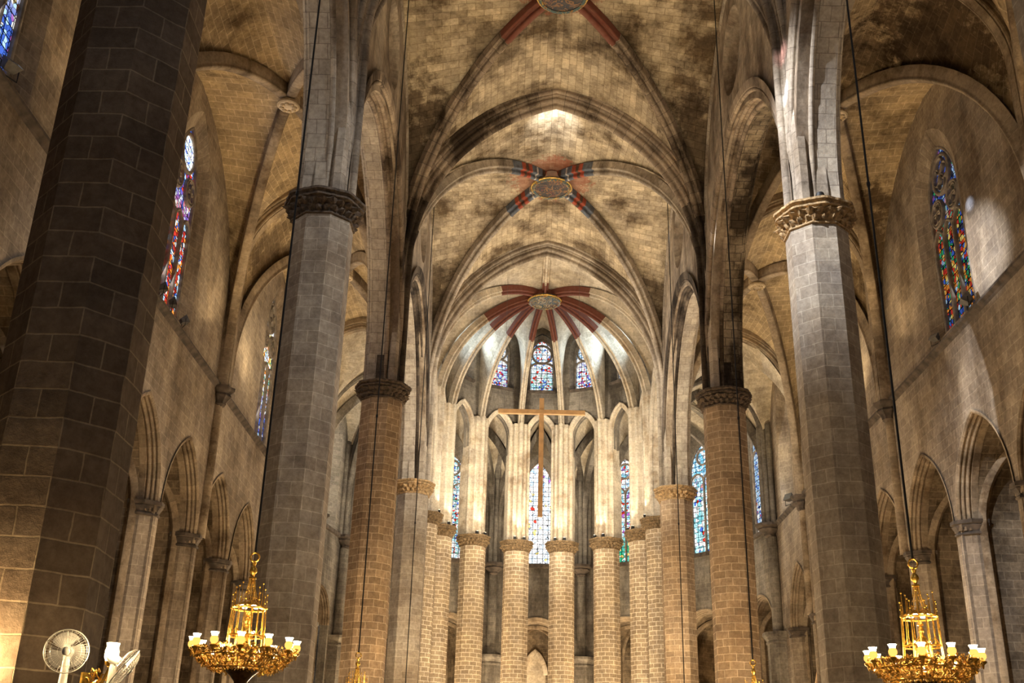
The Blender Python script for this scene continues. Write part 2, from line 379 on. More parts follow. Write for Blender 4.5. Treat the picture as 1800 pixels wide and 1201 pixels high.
def stripes():
    m, nt, out = newmat('striped_painted_stone'); L = nt.links
    bs = N(nt, 'ShaderNodeBsdfPrincipled', i_Roughness=.8); uv = N(nt, 'ShaderNodeUVMap'); sx = N(nt, 'ShaderNodeSeparateXYZ'); L.new(uv.outputs[0], sx.inputs[0])
    mo = N(nt, 'ShaderNodeMath', operation='DIVIDE'); mo.inputs[1].default_value = 2.6; L.new(sx.outputs[1], mo.inputs[0])
    R_, B_, W_, D_ = (.36, .07, .03), (.11, .125, .15), (.5, .46, .4), (.09, .05, .03)
    r = ramp(nt, [(0, R_), (.1, W_), (.16, R_), (.26, D_), (.34, B_), (.46, W_), (.5, B_), (.62, R_), (.72, D_), (.8, R_), (.9, B_)], 'CONSTANT'); L.new(mo.outputs[0], r.inputs[0])
    n2 = N(nt, 'ShaderNodeTexNoise', i_Scale=5.0, i_Detail=6.0); g = N(nt, 'ShaderNodeNewGeometry'); L.new(g.outputs['Position'], n2.inputs['Vector'])
    rr = ramp(nt, [(.3, (.55, .5, .48)), (.7, (1.2, 1.2, 1.2))]); L.new(n2.outputs['Fac'], rr.inputs[0])
    L.new(mix(nt, 'MULTIPLY', 1.0, r.outputs[0], rr.outputs[0]), bs.inputs['Base Color']); L.new(bs.outputs[0], out.inputs[0])
    return m
M_STRIPE = stripes()

def painted(name, cols, scale):
    m, nt, out = newmat(name); L = nt.links
    bs = N(nt, 'ShaderNodeBsdfPrincipled', i_Roughness=.6); g = N(nt, 'ShaderNodeNewGeometry')
    n2 = N(nt, 'ShaderNodeTexNoise', i_Scale=scale, i_Detail=4.0, i_Distortion=1.2); L.new(g.outputs['Position'], n2.inputs['Vector'])
    r = ramp(nt, [(.28+.44*i/(len(cols)-1), c) for i, c in enumerate(cols)]); r.color_ramp.interpolation = 'CONSTANT'; L.new(n2.outputs['Fac'], r.inputs[0])
    L.new(r.outputs[0], bs.inputs['Base Color']); L.new(bs.outputs[0], out.inputs[0])
    return m
M_PAINT = painted('painted_relief', [(.012, .009, .008), (.04, .02, .008), (.012, .012, .016), (.17, .075, .014), (.015, .01, .008), (.10, .02, .008), (.012, .01, .01)], 2.2)
M_DRUM = plain('pale_plaster', (.62, .47, .35), .9, 0, .15, 4)
M_PAINTA = painted('painted_apse_relief', [(.02, .03, .03), (.17, .11, .035), (.03, .045, .045), (.30, .22, .11), (.05, .018, .01), (.09, .1, .09)], 2.2)
M_FRIEZE = painted('painted_frieze', [(.32, .15, .03), (.07, .11, .11), (.42, .27, .07), (.16, .035, .015)], 4.5)

W_, LB, BL, RD, OR, YE, GR, PU, DK = (1, .98, .95), (.5, .75, 1), (.06, .14, .6), (.7, .05, .03), (.95, .32, .05), (1, .75, .2), (.05, .4, .15), (.4, .12, .5), (.05, .05, .08)
G_L2 = stained('red_and_blue_glass', [(0, LB), (.12, BL), (.35, PU), (.5, RD), (.65, W_), (.8, BL)], [(0, RD), (.3, OR), (.45, BL), (.55, LB), (.7, W_), (.82, RD), (.92, DK)], 21.4, .5, 1.5)
G_ROSE = stained('bright_rose_glass', [(0, W_), (.5, LB), (.75, W_), (.9, BL)], [(0, W_), (.5, LB), (.75, W_), (.9, BL)], 0, 1, 2.2, 9)
G_L3 = stained('yellow_and_blue_glass', [(0, W_), (.2, YE), (.45, OR), (.58, W_), (.75, GR), (.85, LB)], [(0, BL), (.3, DK), (.5, BL), (.65, W_), (.75, LB), (.9, PU)], 19.5, .9, 1.5)
G_R2 = stained('orange_and_green_glass', [(0, BL), (.25, LB), (.45, GR), (.55, DK), (.7, PU), (.85, BL)], [(0, BL), (.14, GR), (.3, OR), (.48, RD), (.62, DK), (.78, YE), (.9, LB)], 21.6, .5, .6)
G_R3 = stained('blue_glass', [(0, LB), (.4, BL), (.6, LB), (.85, W_)], [(0, LB), (.3, BL), (.5, RD), (.55, LB), (.8, W_)], 21, 1, 1.1)
G_TEAL = stained('teal_patterned_glass', [(0, LB), (.4, (.2, .55, .8)), (.7, W_)], [(0, (.45, .85, .9)), (.3, W_), (.55, (.2, .55, .6)), (.7, W_), (.92, BL), (.97, RD)], 21.5, .6, 1.7, 4.5)
G_CENT = stained('pale_bright_glass', [(0, W_), (.55, LB), (.75, W_), (.94, PU)], [(0, W_), (.5, (.75, .9, 1)), (.8, W_), (.95, YE), (.985, RD)], 22, .7, 2.4, 5)
G_GREEN = stained('green_and_white_glass', [(0, W_), (.3, LB), (.5, (.3, .7, .8)), (.65, W_), (.8, PU), (.92, RD)], [(0, (.03, .5, .22)), (.45, W_), (.65, (.1, .5, .4)), (.85, YE)], 18.5, .5, 1.5)
G_APSE = stained('apse_figure_glass', [(0, W_), (.45, LB), (.7, W_), (.86, RD), (.94, BL)], [(0, W_), (.25, (.4, .7, .8)), (.5, W_), (.7, (.25, .5, .4)), (.85, RD), (.94, BL)], 28.6, .5, 1.5, 8)
G_SIDE = stained('purple_figure_glass', [(0, W_), (.5, LB), (.8, W_)], [(0, W_), (.35, LB), (.55, PU), (.7, RD), (.8, W_), (.92, BL)], 29.0, .5, 1.5, 8)
G_DARK = stained('dim_oculus_glass', [(0, DK), (.4, (.1, .15, .2)), (.55, (.1, .4, .4)), (.7, DK), (.9, RD)], [(0, DK), (.4, (.1, .15, .2)), (.55, (.1, .4, .4)), (.7, DK), (.9, RD)], 0, 1, .55, 5)

# ------------------------------------------------------------------ columns
def octk(t):
    a = (t+PI/8) % (PI/4) - PI/8
    return 1/math.cos(a)

def shaft_mesh(c, w, z0, z1, rz=0.0):
    mb = MB(); s = w*math.tan(PI/8); R = w/2/math.cos(PI/8); c = V((c[0], c[1], 0))
    for k in range(8):
        a0 = rz + PI/8 + k*PI/4; a1 = a0 + PI/4
        p = [c + V((R*math.cos(a), R*math.sin(a), 0)) for a in (a0, a1)]
        nz = 10
        rows = []; uvs = []
        for i in range(nz+1):
            z = z0+(z1-z0)*i/nz
            rows.append([p[0]+V((0, 0, z)), p[1]+V((0, 0, z))]); uvs.append([(k*s, z), (k*s+s, z)])
        mb.grid(rows, uvs)
    return mb

def capital_mesh(c, r, z0, h, rz=0.0, n=96, lobes=12):
    """moulded ring, two tiers of carved leaves, stepped abacus"""
    mb = MB(); rows = []; uvs = []
    prof = [(1.0, 0, 0), (1.06, .03, 0), (1.06, .09, 0), (1.01, .13, 0), (1.03, .18, 1), (1.08, .24, 1), (1.14, .31, 1), (1.12, .37, .6), (1.15, .42, 1), (1.22, .49, 1), (1.29, .56, 1), (1.24, .61, .5), (1.22, .65, 0), (1.32, .69, 0), (1.32, .77, 0), (1.26, .8, 0), (1.30, .86, 0), (1.38, .9, 0), (1.38, 1.0, 0), (.75, 1.0, 0)]
    for k, (f, z, leaf) in enumerate(prof):
        row = []; ur = []
        for j in range(n+1):
            t = 2*PI*j/n + rz
            q = octk(t-rz)
            if z >= .64: q *= 1 + .06*math.cos(8*(t-rz))*(1 if z < .999 or f > 1 else 0)
            rr = r*f*q
            if leaf:
                rr += leaf*r*(.09*math.cos(lobes*2*(t-rz) + (PI if z > .4 else 0)) + .09*noise.noise(V((math.cos(t)*5, math.sin(t)*5, z*6+c[0]))))
            row.append(V((c[0]+rr*math.cos(t), c[1]+rr*math.sin(t), z0+z*h))); ur.append((j/n, z))
        rows.append(row); uvs.append(ur)
    mb.grid(rows, uvs)
    return mb

def column(x, y, w, mat, capmat, label, rz=0.0, ribmat=None, group=None):
    t = thing('column', (x, y, 0), label, 'column', group)
    b = MB(); lathe(b, (x, y, 0), [(w*.72, 0), (w*.72, .5), (w*.64, .55), (w*.66, .7), (w*.58, .8), (w*.56, .95), (w*.5, 1.0)], 8, rz+PI/8, None)
    b.build('base', mat, t)
    shaft_mesh((x, y), w, .9, ZN+.02, rz).build('shaft', mat, t)
    cb = capital_mesh((x, y), w/2, ZN, ZK-ZN, rz).build('capital', capmat, t, 50)
    cb['label'] = 'carved leafy capital'
    if ribmat:
        shaft_mesh((x, y), .8, ZK-.05, 22.5, rz).build('pier_core', ribmat, t)
    return t

LBL = {(-1, 1): 'massive dark octagonal column rising behind the fans and the wall sconce', (1, 1): 'octagonal column cut off by the top right corner of the photo',
       (-1, 2): 'grey octagonal column under a dark capital, just behind the left chandelier', (1, 2): 'pale grey octagonal column under a gilt-brown capital, beside the right chandelier',
       (-1, 3): 'brown octagonal column under a sooty black rib bundle, left side of the nave', (1, 3): 'brown octagonal column under a sooty black rib bundle, right side of the nave',
       (-1, 4): 'pale octagonal column just before the apse on the left, crossed by a cable', (1, 4): 'warm octagonal column just before the apse on the right, crossed by a cable'}
for s in (-1, 1):
    for k in (1, 2, 3, 4):
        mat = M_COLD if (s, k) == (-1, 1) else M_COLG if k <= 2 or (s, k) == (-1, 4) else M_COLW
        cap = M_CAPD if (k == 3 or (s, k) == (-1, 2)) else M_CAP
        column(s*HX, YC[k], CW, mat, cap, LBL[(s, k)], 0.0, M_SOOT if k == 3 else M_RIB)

AP_LBL = ['first slim apse column from the left, half hidden by the one before it', 'second slim apse column from the left, beside a narrow window', 'third slim apse column from the left', 'fourth slim apse column, left of the bright central window',
          'fifth slim apse column, right of the bright central window', 'sixth slim apse column, left of the green stained window', 'seventh slim apse column, right of the green stained window', 'eighth slim apse column, half hidden behind the warm column']
P_PIER = None
def pier_mesh(C, az, z0, z1):
    """moulded bundle of shafts standing on an apse capital; az = azimuth of the column from the apse axis"""
    inn = V((-math.sin(az), -math.cos(az), 0)); tan = V((math.cos(az), -math.sin(az), 0))
    half = [(0, .80)] + [(-b, a) for a, b in []]
    prof = []
    for a in range(0, 91, 15): prof.append((.15*math.sin(math.radians(a)), .66+.15*math.cos(math.radians(a))))
    prof += [(.17, .60), (.21, .52)]
    for a in range(-60, 100, 20): prof.append((.34+.10*math.sin(math.radians(a)), .46+.10*math.cos(math.radians(a))))
    prof += [(.45, .36), (.50, .30)]
    for a in range(-60, 140, 25): prof.append((.62+.10*math.sin(math.radians(a)), .20+.10*math.cos(math.radians(a))))
    prof += [(.68, .08), (.72, .0), (.72, -.7)]
    full = [(-w, r) for w, r in reversed(prof)] + prof[1:]
    mb = MB(); rows = []; uvs = []; ul = [0]
    for a, b in zip(full, full[1:]): ul.append(ul[-1]+math.hypot(a[0]-b[0], a[1]-b[1]))
    for i in range(9):
        z = z0+(z1-z0)*i/8
        rows.append([V((C[0], C[1], z)) + tan*w + inn*r for w, r in full]); uvs.append([(u, z) for u in ul])
    mb.grid(rows, uvs)
    e = [V((C[0], C[1], z1)) + tan*w + inn*r for w, r in full]
    mb.face(e, [(0, 0)]*len(e))
    return mb
for i, C in enumerate(APS):
    az = math.radians(AAZ[i])
    t = column(C.x, C.y, 1.5, M_COLA, M_CAPA, AP_LBL[i], -az, None, 'slim columns around the apse')
    p = pier_mesh(C, az, ZK-.02, 24.6).build('shaft_bundle', M_PIER, t, 35); p['label'] = 'pale moulded shafts rising above the capital'

# ------------------------------------------------------------------ arches and ribs
def arch(name, label, cat, path, side, prof, inside, mat, group=None, kind=None, ends=None):
    mb = MB(); sweep(mb, path, side, prof, inside)
    o = mb.build(name, mat, None, 35)
    return tag(o, label, cat, group, kind)

def rib(label, path, side, prof, inside, mat, pmat=None, plen=0, cat='rib', low=None):
    """a rib running from its springing (first point) to the keystone, its last metres painted"""
    if not pmat: return arch('vault_rib', label, cat, path, side, prof, inside, mat)
    L = 0; cut = len(path)-1
    # resample end so that the painted end starts at an exact length
    while cut > 0 and L < plen: L += (path[cut]-path[cut-1]).length; cut -= 1
    q = path[cut].lerp(path[cut+1], min(1, (L-plen)/(path[cut+1]-path[cut]).length))
    t = thing('vault_rib', path[0], label, cat)
    c0 = next(i for i, p in enumerate(path) if p.z > 24.4) if low else 0
    a = MB(); sweep(a, path[c0:cut+1]+[q], side, prof, inside); a.build('stone_rib', mat, t, 35)
    if low: a = MB(); sweep(a, path[:c0+1], side, prof, inside); a.build('springer', low, t, 35)['label'] = 'sooty foot of the rib'
    b = MB(); sweep(b, list(reversed([q]+path[cut+1:])), side, [(w*1.01, d-.004) for w, d in prof], inside); b.build('painted_end', pmat, t, 35)['label'] = 'painted upper end of the rib'
    return t

SIDE = {-1: 'left', 1: 'right'}
NA = dict(zs=22.5, za=30.35)
nm = {1: 'above the first pair of columns, outside the top of the photo', 2: 'springing from the grey columns beside the chandeliers', 3: 'dark pointed, springing from the sooty columns', 4: 'pale, framing the apse'}
for k in (1, 2, 3, 4):
    p = full3((-HX, YC[k]), (HX, YC[k]), HX-5.98, NA['zs'], NA['za'], ZK-.05, 18)
    if k != 3: arch('transverse_arch', 'moulded nave arch ' + nm[k], 'arch', p, (0, 1, 0), P_NAVE, (0, YC[k], 17), M_RIB); continue
    t = thing('transverse_arch', p[0], 'moulded nave arch ' + nm[k], 'arch')
    c0 = next(i for i, q in enumerate(p) if q.z > 25.2)
    for nm_, seg, mt in (('springer', p[:c0+1], M_SOOT), ('springer', p[len(p)-1-c0:], M_SOOT), ('voussoirs', p[c0:len(p)-c0], M_RIBB)):
        m = MB(); sweep(m, seg, (0, 1, 0), P_NAVE, (0, YC[k], 17)); m.build(nm_, mt, t, 35)
for k in (0, 1, 2, 3):
    yb = (YC[k]+YC[k+1])/2
    for kk in (k, k+1):
        for s in (-1, 1):
            if kk == 0: continue
            C = (s*HX, YC[kk]); path = half3(C, (0, yb), .75, 21.3, 30.55, ZK-.05, 18)
            d = V((-s*HX, yb-YC[kk], 0)).normalized(); sd = V((-d.y, d.x, 0))
            bay = {0: 'bay over the viewer', 1: 'bay before topmost keystone', 2: 'bay of topmost keystone', 3: 'bay of lower keystone'}[k]
            lab = 'diagonal nave rib, %s, from the %s %s column' % (bay, ['', 'dark near', 'grey chandelier', 'sooty', 'pre-apse'][kk], SIDE[s])
            rib(lab, path, sd, P_DIAG, (0, yb, 17), M_RIBB if kk == 3 and k == 2 else M_RIB, M_STRIPE if k == 3 else M_RED, 3.0 if k == 3 else 3.2, low=M_SOOT if kk == 3 else None)
ARC = dict(zs=17.3, za=24.35)
for k in (0, 1, 2, 3):
    for s in (-1, 1):
        p = full3((s*HX, YC[k]), (s*HX, YC[k+1]), .64, ARC['zs'], ARC['za'], ZK-.05, 16, 2); ins = (s*HX, (YC[k]+YC[k+1])/2, 17)
        t = thing('arcade_arch', p[0], 'broad pale arch of the %s arcade, %s' % (SIDE[s], ['beside the viewer', 'between near and chandelier columns', 'between chandelier and sooty columns', 'between sooty and pre-apse columns'][k]), 'arch')
        for nm_, pr, mt in (('soffit', P_ARCS, M_SOFD if s > 0 and k == 2 else M_SOFF), ('nave_side_moulding', P_ARCM, M_SOOT if k == 3 else M_RIBB if k == 2 else M_RIB)):
            m = MB(); sweep(m, p, (-s, 0, 0), pr, ins); m.build(nm_, mt, t, 35)
for s in (-1, 1):
    p = full3((s*HX, YC[4]), APS[0 if s < 0 else 7], .78, 19.6, 24.4, ZK-.05, 12, 2)
    arch('arcade_arch', 'narrower %s arcade arch between the last nave column and the apse' % SIDE[s], 'arch', p, (1, 0, 0), P_ARC, (s*HX, 58.7, 17), M_PIER)
# aisle arches and diagonals
for s in (-1, 1):
    for k in (1, 2, 3, 4):
        a = half3((s*HX, YC[k]), (s*10.15, YC[k]), .62, 22.1, 25.55, ZK-.05, 12); b = half3((s*AX, YC[k]), (s*10.15, YC[k]), .42, 22.1, 25.55, 16.6, 12)
        arch('aisle_arch', 'moulded arch across the %s aisle at the %s column' % (SIDE[s], ['', 'near', 'chandelier', 'sooty', 'pre-apse'][k]), 'arch', a+list(reversed(b))[1:], (0, 1, 0), P_AISL, (s*10.1, YC[k], 17), M_RIBA)
    for k in (1, 2, 3):
        yb = (YC[k]+YC[k+1])/2
        for kk in (k, k+1):
            for wall in (0, 1):
                C = (s*(AX-.1 if wall else HX), YC[kk]); S = (s*10.1, yb)
                path = half3(C, S, .45 if wall else .42, 17.6, 25.35, 16.6 if wall else ZK-.05, 16, 2)
                d = V((S[0]-C[0], S[1]-C[1], 0)).normalized(); sd = V((-d.y, d.x, 0))
                rib('%s aisle rib from %s %s end, bay %s' % (SIDE[s], 'wall bracket at' if wall else 'column at', 'near' if kk == k else 'far',
                    ['', 'beside dark near column', 'between chandelier and sooty columns', 'before the apse'][k]), path, sd, P_ADIA, (S[0], S[1], 16), M_RIBA)
        kb = thing('aisle_keystone', (s*10.1, yb, 25.1), 'round carved keystone of the %s aisle vault %s' % (SIDE[s], ['', 'beside the dark near column', 'between chandelier and sooty columns', 'before the apse'][k]), 'keystone')
        m = MB(); lathe(m, (s*10.1, yb, 25.12), [(.001, 0), (.34, 0), (.42, .06), (.42, .14), (.36, .2), (.4, .3), (.4, .7)], 18); m.build('drum', M_WEBA, kb, 40)
        m = MB()
        for j in range(8): ball(m, (s*10.1+.24*math.cos(j*PI/4), yb+.24*math.sin(j*PI/4), 25.12), .1, 7, 5, .6)
        m.build('rosette', M_WEBA, kb, 60)
# apse ribs
AZB = 30.6
apt = [('the column before the apse on the left', V((-HX, YC[4], 0)), 0), ('the column before the apse on the right', V((HX, YC[4], 0)), 0)] + [('the %s apse column from the left' % ORD[i], APS[i], 1) for i in range(8)]
for nm_, C, ap in apt:
    d = (APC-V((C.x, C.y, 0))).normalized(); sd = V((-d.y, d.x, 0))
    path = half3(C, APC, .72, 23.6 if ap else 21.6, AZB, ZK+(6 if ap else -.05), 18)
    rib('apse rib, dark red near keystone, from ' + nm_, path, sd, P_APSR, (0, 62, 17), M_PIER, M_RED, 3.8)
path = [V((0, 55.7+i*.66, 30.75-.02*i)) for i in range(9)]
rib('short straight ridge rib between the pale arch and the apse keystone', path, (1, 0, 0), P_APSR, (0, 58, 20), M_PIER, M_RED, 1.0)

# keystones
def keystone(x, y, z, r, label, mat, h=.95, side=M_WEBP):
    t = thing('keystone', (x, y, z), label, 'keystone')
    m = MB(); lathe(m, (x, y, z), [(r*.97, .22), (r*.86, .32), (r*.78, .45), (r*.62, h), (.01, h)], 36); m.build('stone_drum', side, t, 40)
    m = MB(); lathe(m, (x, y, z), [(r*.86, .02), (r*.93, -.03), (r, .02), (r*1.02, .1), (r*.99, .16), (r*1.02, .2), (r*.97, .24)], 36); m.build('gilded_rim', M_FRIEZE, t, 50)['label'] = 'gilded painted rim'
    m = MB()
    rows = []; uvs = []
    for i in range(9):
        q = .86*r*i/8
        rows.append([V((x+q*math.cos(2*PI*j/36), y+q*math.sin(2*PI*j/36), z+.04+.05*(noise.noise(V((x+q*math.cos(2*PI*j/36)*3, y+q*math.sin(2*PI*j/36)*3, z))) if i < 8 else 0))) for j in range(37)]); uvs.append([(i*.1, j*.1) for j in range(37)])
    m.grid(rows, uvs); m.build('relief', mat, t, 60)['label'] = 'painted relief of small figures'
    m = MB(); tube(m, [V((x+r*1.03*math.cos(2*PI*j/48), y+r*1.03*math.sin(2*PI*j/48), z+.1+.012*(j % 2))) for j in range(49)], .045, 6); m.build('rope_rim', M_GOLDD, t, 60)
    return t
keystone(0, 33.95, 30.4, .95, 'round painted keystone cut by the top edge of the photo', M_PAINT)
keystone(0, 48.36, 30.42, .98, 'round painted keystone with pale drum and gilded rim, in mid vault', M_PAINT, .95, M_DRUM)
keystone(0, 62.0, 30.4, 1.0, 'round gilded keystone at the centre of the apse ribs', M_PAINTA, .9, M_RED)
keystone(0, 19.8, 30.2, .95, 'round painted keystone of the bay above the viewer, out of the photo', M_PAINT)

# ------------------------------------------------------------------ vault webs
def ceiling(mb, label, mat):
    return tag(mb.build('ceiling', mat, None, 30), label, 'vault', None, 'structure')
bl = ['nearest the entrance, out of the photo', 'over the first pair of columns, out of the photo', 'around the keystone cut by the top edge', 'around the whole nave keystone']
for k in range(4):
    y0, y1 = YC[k], YC[k+1]; yb = (y0+y1)/2; S = (0, yb); m = MB()
    for s in (-1, 1): cell(m, (s*HX, y0), (s*HX, y1), S, (22.0, 30.7), 21.3, 21.3, 31.15)
    for y in (y0, y1): cell(m, (-HX, y), (HX, y), S, (22.5, 31.05), 21.3, 21.3, 31.15)
    ceiling(m, 'stone nave vault ' + bl[k], M_WEB)
    for s in (-1, 1):
        m = MB(); S = (s*10.1, yb)
        for x in (HX, AX): cell(m, (s*x, y0), (s*x, y1), S, (18.4, 26.1), 17.6, 17.6, 25.85)
        for y in (y0, y1): cell(m, (s*HX, y), (s*AX, y), S, (22.1, 26.15), 17.6, 17.6, 25.85)
        ceiling(m, 'stone %s aisle vault %s' % (SIDE[s], ['beside the viewer', 'beside the near column', 'between chandelier and sooty columns', 'between sooty and pre-apse columns'][k]), M_WEBA)
m = MB()
ring = [V((-HX, YC[4], 0))]+APS+[V((HX, YC[4], 0))]
zsd = lambda i: 21.6 if i in (0, 9) else 23.6
cell(m, ring[0], ring[9], APC, (22.5, 31.05), 21.6, 21.6, 31.1)
for i in range(9):
    side = i in (0, 8)
    cell(m, ring[i], ring[i+1], APC, (25.0, 30.2) if side else (29.7, 31.75), zsd(i), zsd(i+1), 31.1)
ceiling(m, 'apse vault of pale cells fanning from the gilded keystone', M_WEBP)
for i in range(-1, 8):
    # ambulatory bays
    if i == -1: P, Q, Qo, Po = V((-HX, YC[4], 0)), APS[0], OUT[0], V((-AX, YC[4], 0))
    elif i == 7: P, Q, Qo, Po = APS[7], V((HX, YC[4], 0)), V((AX, YC[4], 0)), OUT[7]
    else: P, Q, Qo, Po = APS[i], APS[i+1], OUT[i+1], OUT[i]
    S = (P+Q+Qo+Po)/4; m = MB()
    for a, b in ((P, Q), (Q, Qo), (Qo, Po), (Po, P)):
        L = (a-b).length/2; zs = 22.0 if L < 2 else 20.5
        cell(m, a, b, S, (zs, 26.0), 19.5, 19.5, 25.7, 16.6)
    ceiling(m, 'ambulatory vault bay %s' % ('on the left before the apse' if i < 0 else 'on the right before the apse' if i == 7 else 'behind the %s apse column from the left' % ORD[i]), M_WEBP)
    if i in (-1, 7): continue
    for n_, C in (('inner', P), ('inner far', Q), ('wall', Po), ('wall far', Qo)):
        d = (S-C).normalized(); sd = V((-d.y, d.x, 0))
        rib('ambulatory rib from %s corner, behind gap after %s apse column' % (n_, ORD[i]), half3(C, S, .6, 19.5, 25.2, ZK if 'inner' in n_ else 16.5, 12, 2), sd, P_ADIA, (S.x, S.y, 16), M_AMB)
for i in range(8):
    C, O = APS[i], OUT[i]; d = (O-C).normalized(); sd = V((-d.y, d.x, 0))
    p = full3(C, O, .6, 22.0, 25.5, 16.6, 10, 3)
    arch('ambulatory_arch', 'arch across the ambulatory behind the %s apse column' % ORD[i], 'arch', p, sd, P_AISL, ((C+O)/2+V((0, 0, 17))), M_AMB)

# ------------------------------------------------------------------ walls
WN = [0]
def wplace(x0, s):          # aisle wall: u = y, d = outwards
    return lambda u, z, d: V((s*(x0+d), u, z))
def sideplace(P, Q, out):   # wall between two plan points: u measured from the middle
    M = (P+Q)/2; e = (Q-P).normalized()
    return lambda u, z, d: V((M.x+e.x*u+out.x*d, M.y+e.y*u+out.y*d, z))

def window(label, place, c, w, z0, zs, za, mat, style, splay=.75, depth=.55, stone=M_WALL, rose=None):
    WN[0] += 1
    p0 = place(c, z0, depth)
    t = thing('window_%d' % WN[0], p0, label, 'window', None, 'structure')
    if style == 'oculus':
        r = w/2; lo = [(c+(r+.35)*math.cos(2*PI*i/32), z0+(r+.35)*math.sin(2*PI*i/32)) for i in range(32)]
        li = [(c+r*math.cos(2*PI*i/32), z0+r*math.sin(2*PI*i/32)) for i in range(32)]
    else:
        lo = arch_loop(c, w+2*splay, z0-.1, zs, za+splay); li = arch_loop(c, w, z0, zs, za)
    m = MB(); bridge(m, lo, 0, li, depth, place); m.build('reveal', stone, t, 30)
    m = MB(); pts = [place(u, z, depth+.1) for u, z in li]; m.face(pts, li); m.build('glass_pane', mat, t)
    d0, d1 = depth-.03, depth+.1
    m = MB(); bar2(m, li, .16, d0, d1, place, True); m.build('frame', M_MULL, t, 40)
    def ring(cx, cz, r, ww=.11, nm='tracery_ring', n=20):
        b = MB(); bar2(b, [(cx+r*math.cos(2*PI*i/n), cz+r*math.sin(2*PI*i/n)) for i in range(n)], ww, d0, d1, place, True); b.build(nm, M_MULL, t, 40)
    if style == 'oculus':
        ring(c, z0, r*.3)
        for j in range(8):
            a = 2*PI*j/8; b = MB(); bar2(b, [(c+r*.3*math.cos(a), z0+r*.3*math.sin(a)), (c+r*math.cos(a), z0+r*math.sin(a))], .1, d0, d1, place); b.build('spoke', M_MULL, t)
        for j in range(8): ring(c+r*.68*math.cos(PI/8+PI*j/4), z0+r*.68*math.sin(PI/8+PI*j/4), r*.24, .06, n=14)
        return t
    if style == 'apse':
        h = w*.40; ring(c, zs+.12, h, .13, 'oculus_ring')
        zt = zs-.30-.28
        b = MB(); bar2(b, [(c-w/2, zt-.35)]+[(c-w/2+s, z) for s, z in half_arc(w/2, zt-.35, zt+.1, zt-.35, 6, 0)]+[(c+w/2-s, z) for s, z in reversed(half_arc(w/2, zt-.35, zt+.1, zt-.35, 6, 0)[:-1])], .12, d0, d1, place); b.build('light_head', M_MULL, t, 40)
        return t
    if style == 'plain': return t
    n = {'three': 3, 'two': 2, 'four': 4}[style]; lw = w/n
    zh = zs - (1.35 if n > 2 else .7)
    for j in range(1, n):
        b = MB(); bar2(b, [(c-w/2+j*lw, z0), (c-w/2+j*lw, zh+.25)], .11, d0-.02, d1, place); b.build('mullion', M_MULL, t)
    for j in range(n):
        a = c-w/2+j*lw; ha = half_arc(lw/2, zh-.1, zh+.55, zh-.1, 6, 0)
        b = MB(); bar2(b, [(a+s, z) for s, z in ha]+[(a+lw-s, z) for s, z in reversed(ha[:-1])], .11, d0, d1, place); b.build('light_head', M_MULL, t, 40)
    R = w*.27; top = za-R*1.55
    if n > 2:
        ring(c, top, R, .14, 'oculus_ring')
        q = w*.185
        for sx in (-1, 1):
            ring(c+sx*w*.27, top-R-q*1.05, q, .11)
            for j in range(4): ring(c+sx*w*.27+q*.42*math.cos(PI/4+j*PI/2), top-R-q*1.05+q*.42*math.sin(PI/4+j*PI/2), q*.42, .05, n=10)
        if rose:
            m = MB(); pp = [(c+R*math.cos(2*PI*i/24), top+R*math.sin(2*PI*i/24)) for i in range(24)]
            m.face([place(u, z, depth+.06) for u, z in pp], pp); m.build('oculus_pane', rose, t)
        else:
            for j in range(4): ring(c+R*.45*math.cos(j*PI/2), top+R*.45*math.sin(j*PI/2), R*.42, .07, n=12)
    else:
        ring(c, top, R*.85, .12, 'oculus_ring')
    return t

def chapel(label, place, c, w, zs, za, d, back):
    """side chapel opening off a wall: moulded arch, pointed barrel with cross ribs, back wall"""
    t = thing('side_chapel', place(c, 0, .6), label, 'chapel')
    lo = arch_loop(c, w, 0, zs, za, 10)
    # moulding follows the arch from springing to springing
    pts = lo[2:]
    m = MB(); rows = []; uvs = []
    n = len(pts); L = 0
    path = [(pts[0][0], zs-.25)] + pts + [(pts[-1][0], zs-.25)]
    for i, p in enumerate(path):
        a = path[max(0, i-1)]; b = path[min(len(path)-1, i+1)]
        tx, tz = b[0]-a[0], b[1]-a[1]; q = math.hypot(tx, tz) or 1; nx, nz = -tz/q, tx/q
        if nx*(c-p[0])+nz*(zs-1-p[1]) < 0: nx, nz = -nx, -nz
        if i: L += math.hypot(p[0]-path[i-1][0], p[1]-path[i-1][1])
        rows.append([place(p[0]-nx*(dd), p[1]-nz*(dd), k) for k, dd in P_CHAP]); uvs.append([(j*.1, L) for j in range(len(P_CHAP))])
    m.grid(rows, uvs); m.build('arch_moulding', M_RIBA, t, 35)
    wi = w-.40
    inner = arch_loop(c, wi, 0, zs, za-.16, 10)
    m = MB(); bridge(m, inner[1:]+inner[:1], .6, inner[1:]+inner[:1], d, place, False)
    if back:
        m.face([place(u, z, d) for u, z in inner], inner)
    m.build('barrel_vault', M_CHAP, t, 30)
    mid = (.8+d)/2
    for q in (-1, 1):
        P = place(c-wi/2+.1, 0, .8 if q < 0 else d-.05); Q = place(c+wi/2-.1, 0, d-.05 if q < 0 else .8)
        m = MB(); dd = (Q-P).normalized(); sweep(m, full3(P, Q, 0, zs-.2, za-.42, .1, 10, 2), V((-dd.y, dd.x, 0)), mirror([(0, 0), (.09, .02), (.14, .1), (.14, .26)]), (P+Q)/2+V((0, 0, zs-2)))
        m.build('cross_rib', M_RIBA, t, 35)
    return t

